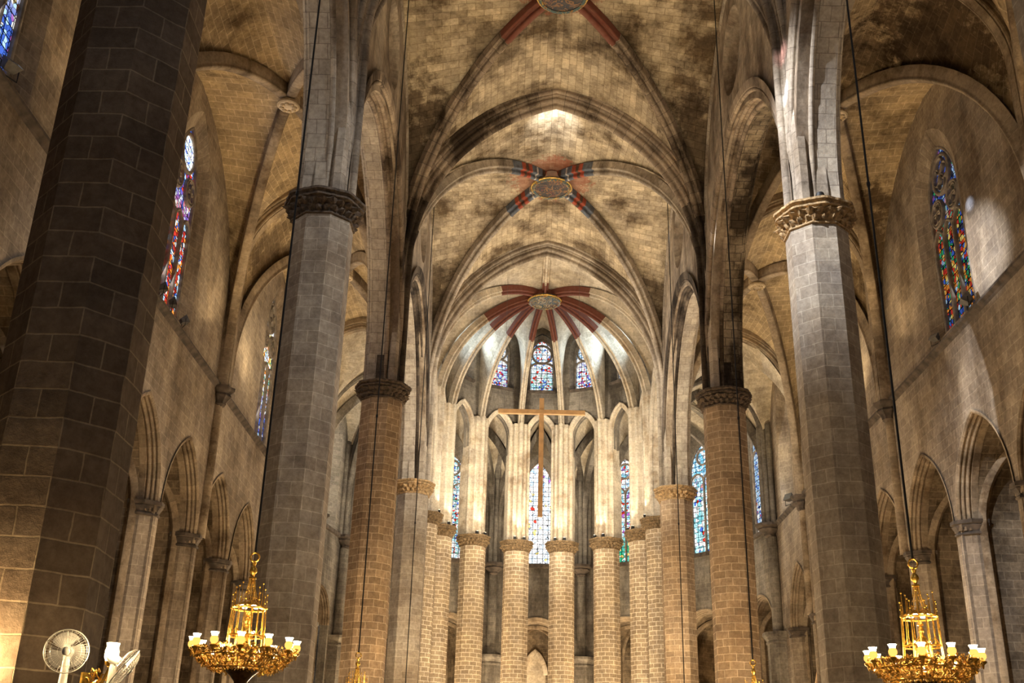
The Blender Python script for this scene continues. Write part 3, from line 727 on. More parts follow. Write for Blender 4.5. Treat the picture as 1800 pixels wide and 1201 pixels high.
def chapel_pier(label, place, c, w0=.34, w1=.86, zt=10.15, capz=.5):
    t = thing('chapel_pier', place(c, 0, .4), label, 'pier')
    plan = [(-w1/2, .85), (-w1/2, .42), (-w0/2, .03), (-w0/2+.04, -.04), (w0/2-.04, -.04), (w0/2, .03), (w1/2, .42), (w1/2, .85)]
    m = MB(); rows = []; uvs = []
    ul = [0]
    for a, b in zip(plan, plan[1:]): ul.append(ul[-1]+math.hypot(a[0]-b[0], a[1]-b[1]))
    for i in range(7): rows.append([place(c+u, zt*i/6, d) for u, d in plan]); uvs.append([(q, zt*i/6) for q in ul])
    m.grid(rows, uvs); m.build('shaft', M_WALL, t, 30)
    m = MB(); rows = []; uvs = []
    for f, z in ((1.0, 0), (1.1, .02), (1.1, .08), (1.02, .12), (1.08, .2), (1.2, .32), (1.16, .34), (1.26, .38), (1.26, .5), (.6, .5)):
        rows.append([place(c+u*f + .04*noise.noise(V((u*9, z*9, c))), zt+z*capz/.5, d if d > .8 else d-(f-1)*.6) for u, d in plan]); uvs.append([(q, z) for q in ul])
    m.grid(rows, uvs); m.build('capital', M_TRIM, t, 40)
    return t

POSN = {1: ['first', 'second', 'third']}
WIN_SPEC = {(-1, 1): (G_L3, 'blue lit window at the top left corner beside the dark near column', None), (-1, 2): (G_L2, 'red and blue stained window with bright rose, right of the dark near column', G_ROSE), (-1, 3): (G_L3, 'yellow and blue stained window left of the grey chandelier column', None),
            (1, 1): (G_R2, 'stained window on the right wall out of the photo beside the corner column', None), (1, 2): (G_R2, 'tall dark traceried window with orange and green glass high on the right wall', None), (1, 3): (G_R3, 'narrow blue and red window seen edge-on left of the pale grey column', None)}
baynm = ['', 'of the bay beyond the near column', 'of the bay beyond the chandelier column', 'of the bay beyond the sooty column']
for s in (-1, 1):
    pl = wplace(AX, s); holes = []; S_ = SIDE[s]
    for k in (1, 2, 3):
        yb = (YC[k]+YC[k+1])/2 + (.25 if s > 0 else (.6, .65, 1.2)[k-1])
        g, lab, rose = WIN_SPEC[(s, k)]
        wdt = 2.7; zt = 24.1 if s > 0 else 24.6
        holes.append(arch_loop(yb, wdt+1.4, 17.0, 21.9, zt+.7))
        window(lab, pl, yb, wdt, 17.1, 21.9, zt, g, 'three', .7, .3, M_WALL, rose)
    holes.append(arch_loop(58.6, 2.0+1.2, 17.0, 22.0, 24.6)); window('slim blue and red window on the %s wall near the apse' % S_, pl, 58.6, 2.0, 17.1, 22.0, 24.0, G_R3, 'two', .6, .6, M_WALL)
    cents = []
    for k in (1, 2, 3):
        sp = (YC[k+1]-YC[k])/3
        cents += [(YC[k]-.25+sp*(j+.5), k, j) for j in range(3)]
    cents += [(57.75, 4, 0)]
    for (yc, k, j) in cents:
        holes.append(arch_loop(yc, 4.4, 0, 10.55, 13.72, 10))
        nmk = 'opposite the last column before the apse' if k == 4 else '%s %s' % (ORD[j], baynm[k])
        chapel('dark side chapel in %s wall, %s' % (S_, nmk), pl, yc, 4.4, 10.55, 13.72, 4.6, True)
    edges = [cents[0][0]-2.4] + [(a[0]+b[0])/2 for a, b in zip(cents, cents[1:])] + [cents[-1][0]+2.35]
    for q, yc in enumerate(edges):
        chapel_pier('stone pier between %s wall chapels, %s counted from the viewer' % (S_, (ORD+['ninth', 'tenth', 'eleventh', 'twelfth'])[q]), pl, yc)
    m = MB(); plate(m, [(-1.5, 0), (62, 0), (62, 27), (-1.5, 27)], holes, pl, 0, .45)
    tag(m.build('wall_'+S_, M_WALL, None), 'tall stone %s aisle wall above the chapels' % S_, 'wall', None, 'structure')
    # string course
    m = MB(); prof = [(0, 16.52), (-.05, 16.56), (-.06, 16.6), (-.14, 16.65), (-.17, 16.68), (-.17, 16.76), (-.12, 16.8), (0, 16.86)]
    rows = []; uvs = []
    for i in range(40):
        y = -1.5+63.5*i/39; rows.append([pl(y, z, d) for d, z in prof]); uvs.append([(y, q*.1) for q in range(8)])
    m.grid(rows, uvs); tag(m.build('trim_%d' % (1 if s < 0 else 2), M_TRIM, None, 40), 'dark stone ledge running under the %s aisle windows' % S_, 'ledge', None, 'structure')
    # wall shafts and their brackets
    for k in (1, 2, 3, 4):
        t = thing('wall_shaft', (s*(AX-.1), YC[k], 0), 'slender wall shaft with carved bracket, %s side opposite %s column' % (S_, ['', 'near', 'chandelier', 'sooty', 'pre-apse'][k]), 'shaft')
        m = MB(); tube(m, [pl(YC[k], z, -.06) for z in (10.6, 13, 16.0)], .2, 10); m.build('lower_shaft', M_RIBA, t, 60)
        m = MB()
        for o, d in ((0, -.22), (-.3, -.1), (.3, -.1)): tube(m, [pl(YC[k]+o, z, d) for z in (16.6, 19, 21.5)], .16, 10)
        m.build('upper_shafts', M_RIBA, t, 60)
        m = MB(); c = pl(YC[k], 15.85, -.1)
        lathe(m, c, [(.12, 0), (.26, .12), (.24, .2), (.42, .45), (.36, .55), (.52, .68), (.52, .82), (.4, .86)], 24, 0, lambda t_: 1+.1*math.cos(8*t_)); m.build('bracket', M_TRIM, t, 50)
    # clerestory
    pc = wplace(6.3, s)
    for k in range(4):
        y0, y1 = YC[k], YC[k+1]; yb = (y0+y1)/2
        ha = half_arc((y1-y0)/2-.5, 17.3, 24.7, 17.3, 14, 0)
        outer = [(y0, 17), (y0+.5, 17)] + [(y0+.5+a, z) for a, z in ha] + [(y1-.5-a, z) for a, z in reversed(ha[:-1])] + [(y1-.5, 17), (y1, 17), (y1, 31.2), (y0, 31.2)]
        r = 1.3; oc = [(yb-.4+(r+.35)*math.cos(2*PI*i/32), 27.75+(r+.35)*math.sin(2*PI*i/32)) for i in range(32)]
        m = MB(); plate(m, outer, [oc], pc, 0, 1.0)
        tag(m.build('wall_%s_clerestory' % S_, M_CLER, None), 'upper nave wall with round window on the %s, %s' % (S_, ['beside the viewer', 'above the near arch', 'before the sooty arch', 'behind the sooty arch'][k]), 'wall', None, 'structure')
        window('round traceried window high in %s nave wall, %s' % (S_, ['beside the viewer', 'above the near arch', 'before the sooty arch', 'behind the sooty arch'][k]), pc, yb-.4, 2*r, 27.75, 0, 0, G_DARK, 'oculus', stone=M_CLER)
        # wall rib along the web
        p = full3((s*6.42, y0), (s*6.42, y1), .7, 22.0, 30.3, ZK, 16)
        arch('wall_rib', 'thin rib edging the nave vault on the %s wall, %s' % (S_, ['beside the viewer', 'above the near arch', 'before the sooty arch', 'behind the sooty arch'][k]), 'rib', p, (1, 0, 0), mirror([(0, 0), (.1, .0), (.16, .1), (.2, .25)]), (s*6.4, yb, 17), M_RIB)
# apse upper walls
for i in range(-1, 8):
    P = V((-HX, YC[4], 0)) if i == -1 else APS[i] if i < 8 else None
    Q = APS[0] if i == -1 else (V((HX, YC[4], 0)) if i == 7 else APS[i+1])
    nrm = V((-1, 0, 0)) if i == -1 else V((1, 0, 0)) if i == 7 else ((P+Q)/2-APC).normalized()
    pl = sideplace(P, Q, nrm); L = (Q-P).length
    holes = []
    where = 'left of the apse' if i == -1 else 'right of the apse' if i == 7 else 'between the %s and %s apse columns' % (ORD[i], ORD[i+1])
    if i in (-1, 7):
        ha = half_arc(L/2-.6, 19.6, 24.7, 19.6, 10, 0); a = L/2-.6
        outer = [(-L/2, 17), (-a, 17)] + [(-a+s_, z) for s_, z in ha] + [(a-s_, z) for s_, z in reversed(ha[:-1])] + [(a, 17), (L/2, 17), (L/2, 30.3), (-L/2, 30.3)]
        z1 = 30.3
    else:
        a = .80; ha = half_arc(a, 23.75, 25.2, 23.75, 8, 0)
        outer = [(-L/2, 22.6), (-a, 22.6)] + [(-a+s_, z) for s_, z in ha] + [(a-s_, z) for s_, z in reversed(ha[:-1])] + [(a, 22.6), (L/2, 22.6), (L/2, 32.2), (-L/2, 32.2)]
        ww = 1.65
        holes.append(arch_loop(0, ww+.4, 27.1, 29.8, 31.3))
        g = G_APSE if i == 3 else G_SIDE
        window('small two-tier apse window %s' % where, pl, 0, ww, 27.2, 29.8, 31.0, g, 'apse', .2, .45, M_AMB)
    m = MB(); plate(m, outer, holes, pl, 0, .5)
    tag(m.build('wall_apse', M_AMB if 0 <= i < 7 else M_PIER, None), 'upper apse wall ' + where, 'wall', None, 'structure')
    if 0 <= i < 7:
        hb = half_arc(a, 23.75, 25.2, 22.4, 8, 2)
        pp = [pl(-a+s_, z, .05) for s_, z in hb] + [pl(a-s_, z, .05) for s_, z in reversed(hb[:-1])]
        arch('apse_arch', 'narrow stilted arch ' + where, 'arch', pp, nrm, mirror([(0, .04), (.05, .0), (.1, .05), (.14, 0), (.2, -.0), (.2, .16), (.27, .2), (.27, .3)]), pl(0, 23, 0), M_PIER)
        m = MB(); sl = [(-1.35, 26.85), (1.35, 26.85)]
        box(m, pl(0, 27.02, -.05), 1.9, .3, .16, math.atan2((Q-P).y, (Q-P).x)); tag(m.build('window_sill', M_TRIM, None), 'dark stone sill under the high apse window ' + where, 'sill', None, 'structure')
# ambulatory walls
for i in range(7):
    P, Q = OUT[i], OUT[i+1]; M = (P+Q)/2
    nrm = (M-APC).normalized(); e = (Q-P).normalized(); nrm = V((e.y, -e.x, 0)); nrm = nrm if nrm.dot(M-APC) > 0 else -nrm
    pl = sideplace(P, Q, nrm); L = (Q-P).length
    where = 'of the ambulatory, ' + ['first from the left', 'second from the left', 'third from the left', 'at the centre of the apse', 'third from the right', 'second from the right', 'first from the right'][i]
    g = [G_R3, G_CENT, G_SIDE, G_CENT, G_SIDE, G_GREEN, G_TEAL][i]
    g = {0: G_R3, 1: G_TEAL, 2: G_APSE, 3: G_CENT, 4: G_GREEN, 5: G_TEAL, 6: G_R3}[i]
    ww = 2.0 if i == 3 else 2.3
    z0_, zs_, za_ = (16.95, 22.4, 24.3)
    window('tall stained window ' + where, pl, 0, ww, z0_, zs_, za_, g, 'two' if i not in (3,) else 'two', .4, .5, M_AMB) if i != 3 else window('tall bright white window ' + where, pl, 0, ww, z0_, zs_, za_, g, 'plain', .4, .5, M_AMB)
    holes = [arch_loop(0, ww+.8, z0_-.1, zs_, za_+.4), arch_loop(0, 3.7, 0, 11.4, 13.2, 10)]
    chapel('lit side chapel ' + where, pl, 0, 3.7, 11.4, 13.2, 4.0, True)
    m = MB(); plate(m, [(-L/2, 0), (L/2, 0), (L/2, 27), (-L/2, 27)], holes, pl, 0, .5)
    tag(m.build('wall_ambulatory', M_AMB, None), 'grey stone wall ' + where, 'wall', None, 'structure')
    m = MB(); box(m, pl(0, 16.68, -.06), L, .22, .22, math.atan2(e.y, e.x)); tag(m.build('trim_%d' % (3+i), M_TRIM, None), 'dark ledge under the window ' + where, 'ledge', None, 'structure')
    # pointed niche at the back of the chapel
    t = thing('pointed_niche', pl(0, 0, 3.9), 'pale pointed blind niche in the chapel ' + where, 'niche')
    lo = arch_loop(0, 1.5, 8.2, 9.9, 11.5, 8)
    m = MB(); bar2(m, lo[2:], .3, 3.75, 4.0, pl); m.build('surround', M_PIER, t, 40)
    m = MB(); m.face([pl(u, z, 3.95) for u, z in lo], lo); m.build('panel', M_WEBP, t)
for i in range(8):
    O = OUT[i]; d = (APC-O).normalized()
    if i in (0, 7): d = V((1 if i == 0 else -1, 0, 0))
    e = V((-d.y, d.x, 0))
    t = thing('wall_shaft', (O.x, O.y, 0), 'bundle of dark shafts on the ambulatory wall, %s from the left' % ORD[i], 'shaft')
    m = MB()
    for o, r in ((0, .62), (-.3, .42), (.3, .42), (-.55, .22), (.55, .22)): tube(m, [V((O.x, O.y, z))+d*r+e*o for z in (16.6, 19.5, 22.6)], .15, 10)
    m.build('upper_shafts', M_AMB, t, 60)
    m = MB(); lathe(m, V((O.x, O.y, 15.9))+d*.4, [(.1, 0), (.3, .15), (.28, .25), (.6, .5), (.55, .58), (.75, .68), (.75, .82), (.5, .86)], 24, 0, lambda q: 1+.08*math.cos(8*q)); m.build('bracket', M_TRIM, t, 50)
    m = MB(); tube(m, [V((O.x, O.y, z))+d*.25 for z in (10.6, 13, 16)], .3, 10); m.build('lower_shaft', M_AMB, t, 60)
    pm = MB(); lathe(pm, V((O.x, O.y, 0))+d*.15, [(.75, 0), (.75, 10.0), (.82, 10.05), (.82, 10.15), (.78, 10.2), (1.0, 10.5), (1.0, 10.65), (.3, 10.7)], 8, PI/8); pm.build('pier', M_AMB, t, 30)

# floor, entrance wall
m = MB(); m.face([(-20, -3, 0), (20, -3, 0), (20, 82, 0), (-20, 82, 0)], [(0, 0), (40, 0), (40, 85), (0, 85)])
tag(m.build('floor', M_FLOOR), 'stone floor of the church, below the photo', 'floor', None, 'structure')
m = MB(); box(m, (0, -1.75, 15.5), 30, .5, 32); tag(m.build('wall_entrance', M_WALL), 'entrance wall behind the viewer', 'wall', None, 'structure')

# ------------------------------------------------------------------ hanging cross
t = thing('hanging_cross', (-.15, 58, 15.9), 'large plain wooden cross hanging before the apse', 'cross')
m = MB(); box(m, (-.16, 58, 19.25), .26, .2, 6.75); m.build('upright', M_WOOD, t)
m = MB(); box(m, (-.16, 57.98, 21.82), 4.85, .22, .24); m.build('crossbeam', M_WOOD, t)
m = MB()
for sx in (-1, 1): tube(m, [(-.16+sx*2.1, 58, 21.9), (-.16+sx*2.1, 58, 30.2)], .008, 4)
m.build('suspension_wire', M_GREY, t)

# ------------------------------------------------------------------ chandeliers
CS = .848
def copy_tree(o, parent=None):
    c = o.copy(); COL.objects.link(c)
    if parent is not None: c.parent = parent
    for ch in list(kids.get(o.name, [])): copy_tree(ch, c)
    return c
kids = {}
def kid(parent, o): kids.setdefault(parent.name, []).append(o); return o

CZ = 3.97
def chandelier_proto(x, y, label):
    t = thing('chandelier', (x, y, CZ), label, 'chandelier', None)
    O = V((x, y, CZ)); q = CS
    def pt(r, a, z): return O + V((r*q*math.cos(a), r*q*math.sin(a), z*q))
    m = MB(); tube(m, [O+V((0, 0, 2.04*q)), V((x, y, 17)), V((x, y, 30.6))], .022, 6); ball(m, (x, y, 13.2), .04, 8, 6, 2.0); kid(t, m.build('cable', M_BLACK, t, 60))
    m = MB(); R = .095
    tube(m, [O+V((R*q*math.cos(2*PI*i/20), 0, (1.93)*q+R*q*math.sin(2*PI*i/20))) for i in range(21)], .02*q, 6); kid(t, m.build('hook_ring', M_GOLD, t, 60))
    m = MB(); lathe(m, O, [(.02*q, 1.84*q), (.05*q, 1.80*q), (.03*q, 1.74*q), (.075*q, 1.68*q), (.085*q, 1.62*q), (.05*q, 1.57*q), (.03*q, 1.52*q), (.08*q, 1.50*q), (.08*q, 1.47*q), (.04*q, 1.45*q), (.05*q, 1.38*q)], 14); kid(t, m.build('finial', M_GOLD, t, 50))
    m = MB()
    for j in range(10): a = 2*PI*j/10; tube(m, [pt(.055, a, 1.46), pt(.085, a, 1.25), pt(.16, a, 1.02), pt(.24, a, .93)], .012*q, 5)
    for r, z in ((.075, 1.3), (.1, 1.18), (.14, 1.06)): tube(m, [pt(r, 2*PI*i/16, z) for i in range(17)], .008*q, 4)
    kid(t, m.build('spire', M_GOLDD, t, 60))
    m = MB(); lathe(m, O, [(.05*q, 1.02*q), (.22*q, .95*q), (.25*q, .90*q), (.12*q, .93*q), (.05*q, .98*q)], 20); kid(t, m.build('canopy', M_GOLD, t, 50))
    for nm_, r, z, th in (('upper_hoop', .36, .84, .022), ('middle_hoop', .38, .28, .022), ('lower_hoop', .4, .02, .03)):
        m = MB(); tube(m, [pt(r, 2*PI*j/8, z) for j in range(9)], th*q, 6)
        if z > .5:
            for j in range(8): tube(m, [pt(.24, 2*PI*j/8, .92), pt(.36, 2*PI*j/8, .85)], .018*q, 5)
        elif z > .2:
            for j in range(8): a0 = 2*PI*j/8; tube(m, [pt(.38, a0, .28), pt(.36, a0+PI/8, .42), pt(.38, a0+PI/4, .28)], .014*q, 5)
        kid(t, m.build(nm_, M_GOLD, t, 60))
    for j in range(8):
        a = 2*PI*j/8; m = MB()
        tube(m, [pt(.40, a, .0), pt(.38, a, .3), pt(.36, a, .85), pt(.36, a, 1.12)], .02*q, 6, .008*q); ball(m, pt(.36, a, 1.14), .022*q, 6, 5); ball(m, pt(.36, a, .86), .035*q, 6, 5); ball(m, pt(.36, a, 1.0), .02*q, 6, 5)
        kid(t, m.build('lantern_post', M_GOLD, t, 60))
    for j in range(8):
        a = 2*PI*(j+.5)/8; m = MB(); tube(m, [pt(.3, a, .88), pt(.3, a, 1.26+.08*(j % 2))], .014*q, 5, .005*q); ball(m, pt(.3, a, 1.27+.08*(j % 2)), .02*q, 6, 5); tube(m, [pt(.37, a, .3), pt(.35, a, .84)], .010*q, 5)
        kid(t, m.build('pinnacle', M_GOLD, t, 60))
    m = MB(); lathe(m, O, [(.13*q, -.02*q), (.12*q, .1*q), (.09*q, .22*q), (.11*q, .34*q), (.10*q, .44*q), (.05*q, .5*q), (.035*q, .53*q), (.055*q, .57*q), (.055*q, .63*q), (.02*q, .68*q), (.06*q, .70*q), (.05*q, .75*q), (.01*q, .78*q)], 14, 0, lambda a: 1+.12*math.cos(3*a)); kid(t, m.build('statuette', M_GOLD, t, 50))
    # foliage basket
    m = MB(); rg = random.Random(3)
    for i in range(3400):
        a = rg.uniform(0, 2*PI); u = rg.random()
        r = .40+.66*math.sqrt(u); lo_ = -.46+.40*max(0, (r-.6)/.46)**1.6; z = rg.uniform(lo_, max(lo_+.12, -.10 if r < .8 else -.05))
        c = pt(r+rg.uniform(-.03, .03), a, z); k = q*rg.uniform(.03, .058)
        d1 = V((rg.uniform(-1, 1), rg.uniform(-1, 1), rg.uniform(-1, 1))).normalized(); d2 = d1.cross(V((rg.uniform(-1, 1), rg.uniform(-1, 1), rg.uniform(-1, 1)))).normalized()
        nn = d1.cross(d2)
        m.face([c-d1*k, c+d2*k*.5+nn*k*.2, c+d1*k, c-d2*k*.5+nn*k*.2], [(0, 0)]*4)
    fo = kid(t, m.build('foliage_basket', M_GOLDD, t)); fo['label'] = 'dense ring of gilded leaves'
    m = MB()
    for j in range(24):
        a = 2*PI*j/24; tube(m, [pt(.32, a, -.36), pt(.55, a+.06, -.42), pt(.8, a+.1, -.30), pt(.98, a+.12, -.12), pt(1.0, a+.12, -.04)], .014*q, 5)
    for r, z in ((.42, -.12), (.7, -.38), (.96, -.16)): tube(m, [pt(r, 2*PI*i/32, z) for i in range(33)], .018*q, 5)
    kid(t, m.build('scroll_frame', M_GOLD, t, 60))
    m = MB(); lathe(m, O, [(.36*q, -.36*q), (.37*q, -.40*q), (.33*q, -.43*q), (.24*q, -.50*q), (.14*q, -.62*q), (.11*q, -.72*q), (.12*q, -.78*q), (.06*q, -.82*q), (.09*q, -.86*q), (.09*q, -.92*q), (.01*q, -.98*q)], 24); kid(t, m.build('pendant_cone', M_BRONZE, t, 50))['label'] = 'dark bronze cone below the leaves'
    m = MB()
    for j in range(20): a = 2*PI*j/20; ball(m, pt(.37, a, -.40), .024*q, 6, 4, 1.5)
    kid(t, m.build('bead_fringe', M_GOLD, t, 60))
    ln = [(1.06, 2*PI*(j+.3)/12, .0) for j in range(12)]
    for j, (r, a, z) in enumerate(ln):
        m = MB(); c = pt(r, a, z); lathe(m, c, [(.012*q, -.16*q), (.03*q, -.08*q), (.075*q, -.05*q), (.08*q, -.02*q), (.04*q, .0)], 12)
        lp = kid(t, m.build('lamp', M_GOLD, t, 50))
        m = MB(); lathe(m, c, [(.045*q, .0), (.082*q, .05*q), (.085*q, .10*q), (.06*q, .15*q)], 14); kid(lp, m.build('glass_shade', M_SHADE, lp, 60))
        m = MB(); lathe(m, c, [(.058*q, .15*q), (.062*q, .18*q), (.085*q, .225*q), (.04*q, .20*q), (.01*q, .18*q)], 14); kid(lp, m.build('lit_rim', M_BULB, lp, 60))
    for j in range(6):
        m = MB(); c = pt(.62, 2*PI*(j+.2)/6, -.13); lathe(m, c, [(.02*q, -.08*q), (.045*q, -.02*q), (.03*q, 0)], 10); lp = kid(t, m.build('inner_lamp', M_GOLD, t, 50))
        m = MB(); ball(m, c+V((0, 0, .05*q)), .05*q, 10, 7); kid(lp, m.build('bulb', M_BULB2, lp, 60))
    m = MB()
    for j in range(4): ball(m, pt(.17, PI/4+j*PI/2, .885), .055*q, 10, 7, .5)
    kid(t, m.build('canopy_bulbs', M_BULB2, t, 60))
    m = MB()
    for sx in (-1, 1): ball(m, pt(.15, 0 if sx > 0 else PI, .36), .038*q, 8, 6)
    kid(t, m.build('statuette_bulbs', M_BULB2, t, 60))
    return t
ch0 = chandelier_proto(-5.95, 19.8, 'large lit gilded chandelier hanging before the grey column on the left')
for (x, y, lab) in ((5.65, 19.0, 'large lit gilded chandelier hanging near the right edge before dark chapels'),
                    (-5.95, 34.0, 'small distant chandelier top at the bottom edge before the brown left column'), (5.75, 33.4, 'small distant chandelier top at the bottom edge before the brown right column'),
                    (-5.95, 48.8, 'chandelier below the frame on the cable crossing the pale left column'), (5.8, 47.8, 'chandelier below the frame on the cable crossing the warm right column')):
    c = copy_tree(ch0); c.location = (x, y, CZ); c['label'] = lab

# ------------------------------------------------------------------ floodlights, uplights, loudspeaker
def floodlight(loc, aim, label, k=1.0):
    t = thing('floodlight', loc, label, 'floodlight', 'floodlights on the ledges')
    a = V(aim).normalized(); side = a.cross(V((0, 0, 1))).normalized(); up = side.cross(a); c = V(loc)+V((0, 0, .28*k))
    m = MB(); w0, w1, h0, h1 = .13*k, .22*k, .09*k, .17*k
    A = [c-a*.14*k+side*sx*w0+up*sz*h0 for sx, sz in ((-1, -1), (1, -1), (1, 1), (-1, 1))]; B = [c+a*.12*k+side*sx*w1+up*sz*h1 for sx, sz in ((-1, -1), (1, -1), (1, 1), (-1, 1))]
    m.face(A, [(0, 0)]*4)
    for i in range(4): m.face([A[i], A[(i+1) % 4], B[(i+1) % 4], B[i]], [(0, 0)]*4)
    m.build('housing', M_GREY, t)
    m = MB(); m.face([p-a*.01 for p in B], [(0, 0)]*4); m.build('lens', M_LENS, t)
    m = MB()
    tube(m, [c-side*.25*k, c-side*.25*k-V((0, 0, .3*k)), c+side*.25*k-V((0, 0, .3*k)), c+side*.25*k], .018*k, 5); m.build('yoke', M_BLACK, t)
    return t
floodlight((-13.22, 20.9, 16.8), (.6, -.3, .7), 'grey floodlight on the ledge at the top left corner below the blue window', 1.0)
floodlight((-13.2, 32.7, 16.8), (.7, .5, .4), 'farther-up floodlight of the pair touching the red and blue window', .9)
floodlight((-13.2, 33.9, 16.8), (.8, .3, .3), 'lower floodlight of the pair touching the red and blue window', .9)
floodlight((-13.2, 35.3, 16.8), (.7, .5, .5), 'floodlight standing apart on the ledge, right of the red and blue window', .85)
floodlight((13.2, 32.4, 16.8), (-.6, .2, .6), 'grey floodlight at the foot of the orange and green window', 1.1)
floodlight((13.2, 35.4, 16.8), (-.6, -.3, .5), 'floodlight on the ledge left of the orange and green window', .8)
floodlight((13.2, 57.6, 16.8), (-.7, -.4, .4), 'floodlight on the ledge near the apse, left of the pale grey column', 1.2)
cnt = 0
for i, C in enumerate(APS):
    az = math.radians(AAZ[i]); inn = V((-math.sin(az), -math.cos(az), 0)); tan = V((math.cos(az), -math.sin(az), 0))
    for j, o in enumerate((-.3, .3)):
        p = V((C.x, C.y, ZK)) + inn*.84 + tan*o
        t = thing('uplight', p, 'small black uplight on %s apse capital from the left, %s one' % (ORD[i], 'left' if j == 0 else 'right'), 'uplight', 'uplights on the apse capitals')
        m = MB(); box(m, p+V((0, 0, .10)), .17, .13, .2, -az); m.build('housing', M_BLACK, t)
        m = MB(); box(m, p+V((0, 0, .206)), .12, .09, .01, -az); m.build('lens', M_BULB2, t)
t = thing('loudspeaker', (6.75, 25.85, ZK), 'small black speaker on the capital of the pale grey column', 'loudspeaker')
m = MB(); lathe(m, (6.75, 25.85, ZK+.12), [(.02, -.12), (.10, -.11), (.13, 0), (.10, .10), (.02, .12)], 12); m.build('housing', M_BLACK, t, 50)
m = MB(); box(m, (6.9, 25.9, ZK+.1), .2, .08, .08); m.build('bracket', M_BLACK, t)

# ------------------------------------------------------------------ fans and sconce on the near column
def fan(c, facing, base, label):
    c = V(c); f = V(facing).normalized(); s = f.cross(V((0, 0, 1))).normalized(); u = s.cross(f)
    t = thing('wall_fan', base, label, 'fan')
    def pt(r, a, d): return c + s*r*math.cos(a) + u*r*math.sin(a) + f*d
    m = MB()
    for j in range(44): a = 2*PI*j/44; tube(m, [pt(.035, a, .075), pt(.12, a, .07), pt(.185, a, .04), pt(.215, a, 0)], .0011, 4)
    for r, d in ((.08, .073), (.15, .06), (.2, .025)): tube(m, [pt(r, 2*PI*i/40, d) for i in range(41)], .0014, 4)
    m.build('front_guard', M_WIRE, t)
    m = MB()
    for j in range(30): a = 2*PI*j/30; tube(m, [pt(.05, a, -.07), pt(.14, a, -.065), pt(.2, a, -.035), pt(.215, a, 0)], .0011, 4)
    m.build('rear_guard', M_WIRE, t)
    m = MB(); tube(m, [pt(.216, 2*PI*i/48, 0) for i in range(49)], .0065, 6); m.build('rim', M_WHITE, t, 60)
    for j in range(3):
        m = MB(); rows = []; uvs = []
        for i in range(9):
            a = 2*PI*j/3 + .3 + 1.7*i/8
            rows.append([pt(.03+(.19-.03)*k/6*(1-.12*(2*i/8-1)**2), a+.25*k/6, .03-.05*i/8) for k in range(7)]); uvs.append([(0, 0)]*7)
        m.grid(rows, uvs); m.build('blade', M_BLADE, t, 60)
    m = MB(); rows = []; uvs = []
    for r, d in ((.001, .088), (.03, .086), (.042, .076), (.045, .06)):
        rows.append([pt(r, 2*PI*i/24, d) for i in range(25)]); uvs.append([(0, 0)]*25)
    m.grid(rows, uvs); m.build('hub_cap', M_WHITE, t, 40)
    m = MB(); rows = []; uvs = []
    for r, d in ((.04, -.06), (.055, -.075), (.055, -.16), (.035, -.2), (.001, -.21)):
        rows.append([pt(r, 2*PI*i/24, d) for i in range(25)]); uvs.append([(0, 0)]*25)
    m.grid(rows, uvs); m.build('motor', M_WHITE, t, 40)
    e = c - f*.13
    m = MB(); tube(m, [e+V((0, 0, -.05)), e+V((0, 0, -.24)), e+V((0, 0, -.36))], .036, 12, .045); m.build('neck', M_WHITE, t, 60)
    b = V(base); q = e+V((0, 0, -.34))
    m = MB(); tube(m, [q, (q+b)/2, b], .035, 8); box(m, b, .16, .06, .2, math.atan2((b-q).x, -(b-q).y)); m.build('wall_bracket', M_WHITE, t)
fan((-5.76, 11.55, 2.93), (.28, -1, -.1), (-6.05, 12.03, 2.42), 'white wall fan facing the viewer at the foot of the dark near column')
fan((-5.17, 11.62, 2.79), (.84, .25, -.62), (-5.9, 12.15, 2.40), 'white wall fan seen edge-on beside the lit sconce')
t = thing('wall_sconce', (-5.65, 12.12, 2.7), 'gilded wall sconce with a lit glass shade on the near column', 'sconce')
m = MB(); box(m, (-5.78, 12.22, 2.66), .08, .05, .26, .8); m.build('backplate', M_GOLD, t)
m = MB(); rg = random.Random(5)
for k in range(60):
    a = V((-5.52+rg.uniform(-.1, .2), 11.9+rg.uniform(-.12, .1), 2.62+rg.uniform(-.18, .15))); b = a+V((rg.uniform(-.1, .1), rg.uniform(-.08, .08), rg.uniform(-.09, .09)))
    tube(m, [a, (a+b)/2+V((0, -.02, .03)), b], .012, 5, .004)
tube(m, [(-5.7, 12.1, 2.75), (-5.55, 11.9, 2.62), (-5.4, 11.72, 2.66), (-5.33, 11.66, 2.80)], .016, 6)
m.build('leafy_bracket', M_GOLD, t, 60)
m = MB(); lathe(m, (-5.33, 11.66, 2.8), [(.03, 0), (.055, .02), (.06, .05), (.05, .055)], 14); m.build('lamp_cup', M_GOLD, t, 60)
m = MB(); lathe(m, (-5.33, 11.66, 2.85), [(.05, 0), (.068, .04), (.07, .1), (.058, .15), (.066, .185)], 16); m.build('glass_shade', M_BULB, t, 60)
t = thing('wall_sconce', (-7.05, 12.02, 2.6), 'lit glass wall sconce at the left edge, lighting the foot of the dark column', 'sconce')
m = MB(); box(m, (-7.05, 12.03, 2.65), .12, .06, .5); m.build('backplate', M_GOLD, t)
m = MB(); tube(m, [(-7.05, 12.0, 2.6), (-7.05, 11.85, 2.52), (-7.05, 11.76, 2.64)], .016, 6); m.build('arm', M_GOLD, t)
m = MB(); lathe(m, (-7.05, 11.76, 2.64), [(.05, 0), (.068, .04), (.07, .1), (.058, .15), (.066, .185)], 16); m.build('glass_shade', M_BULB, t, 60)

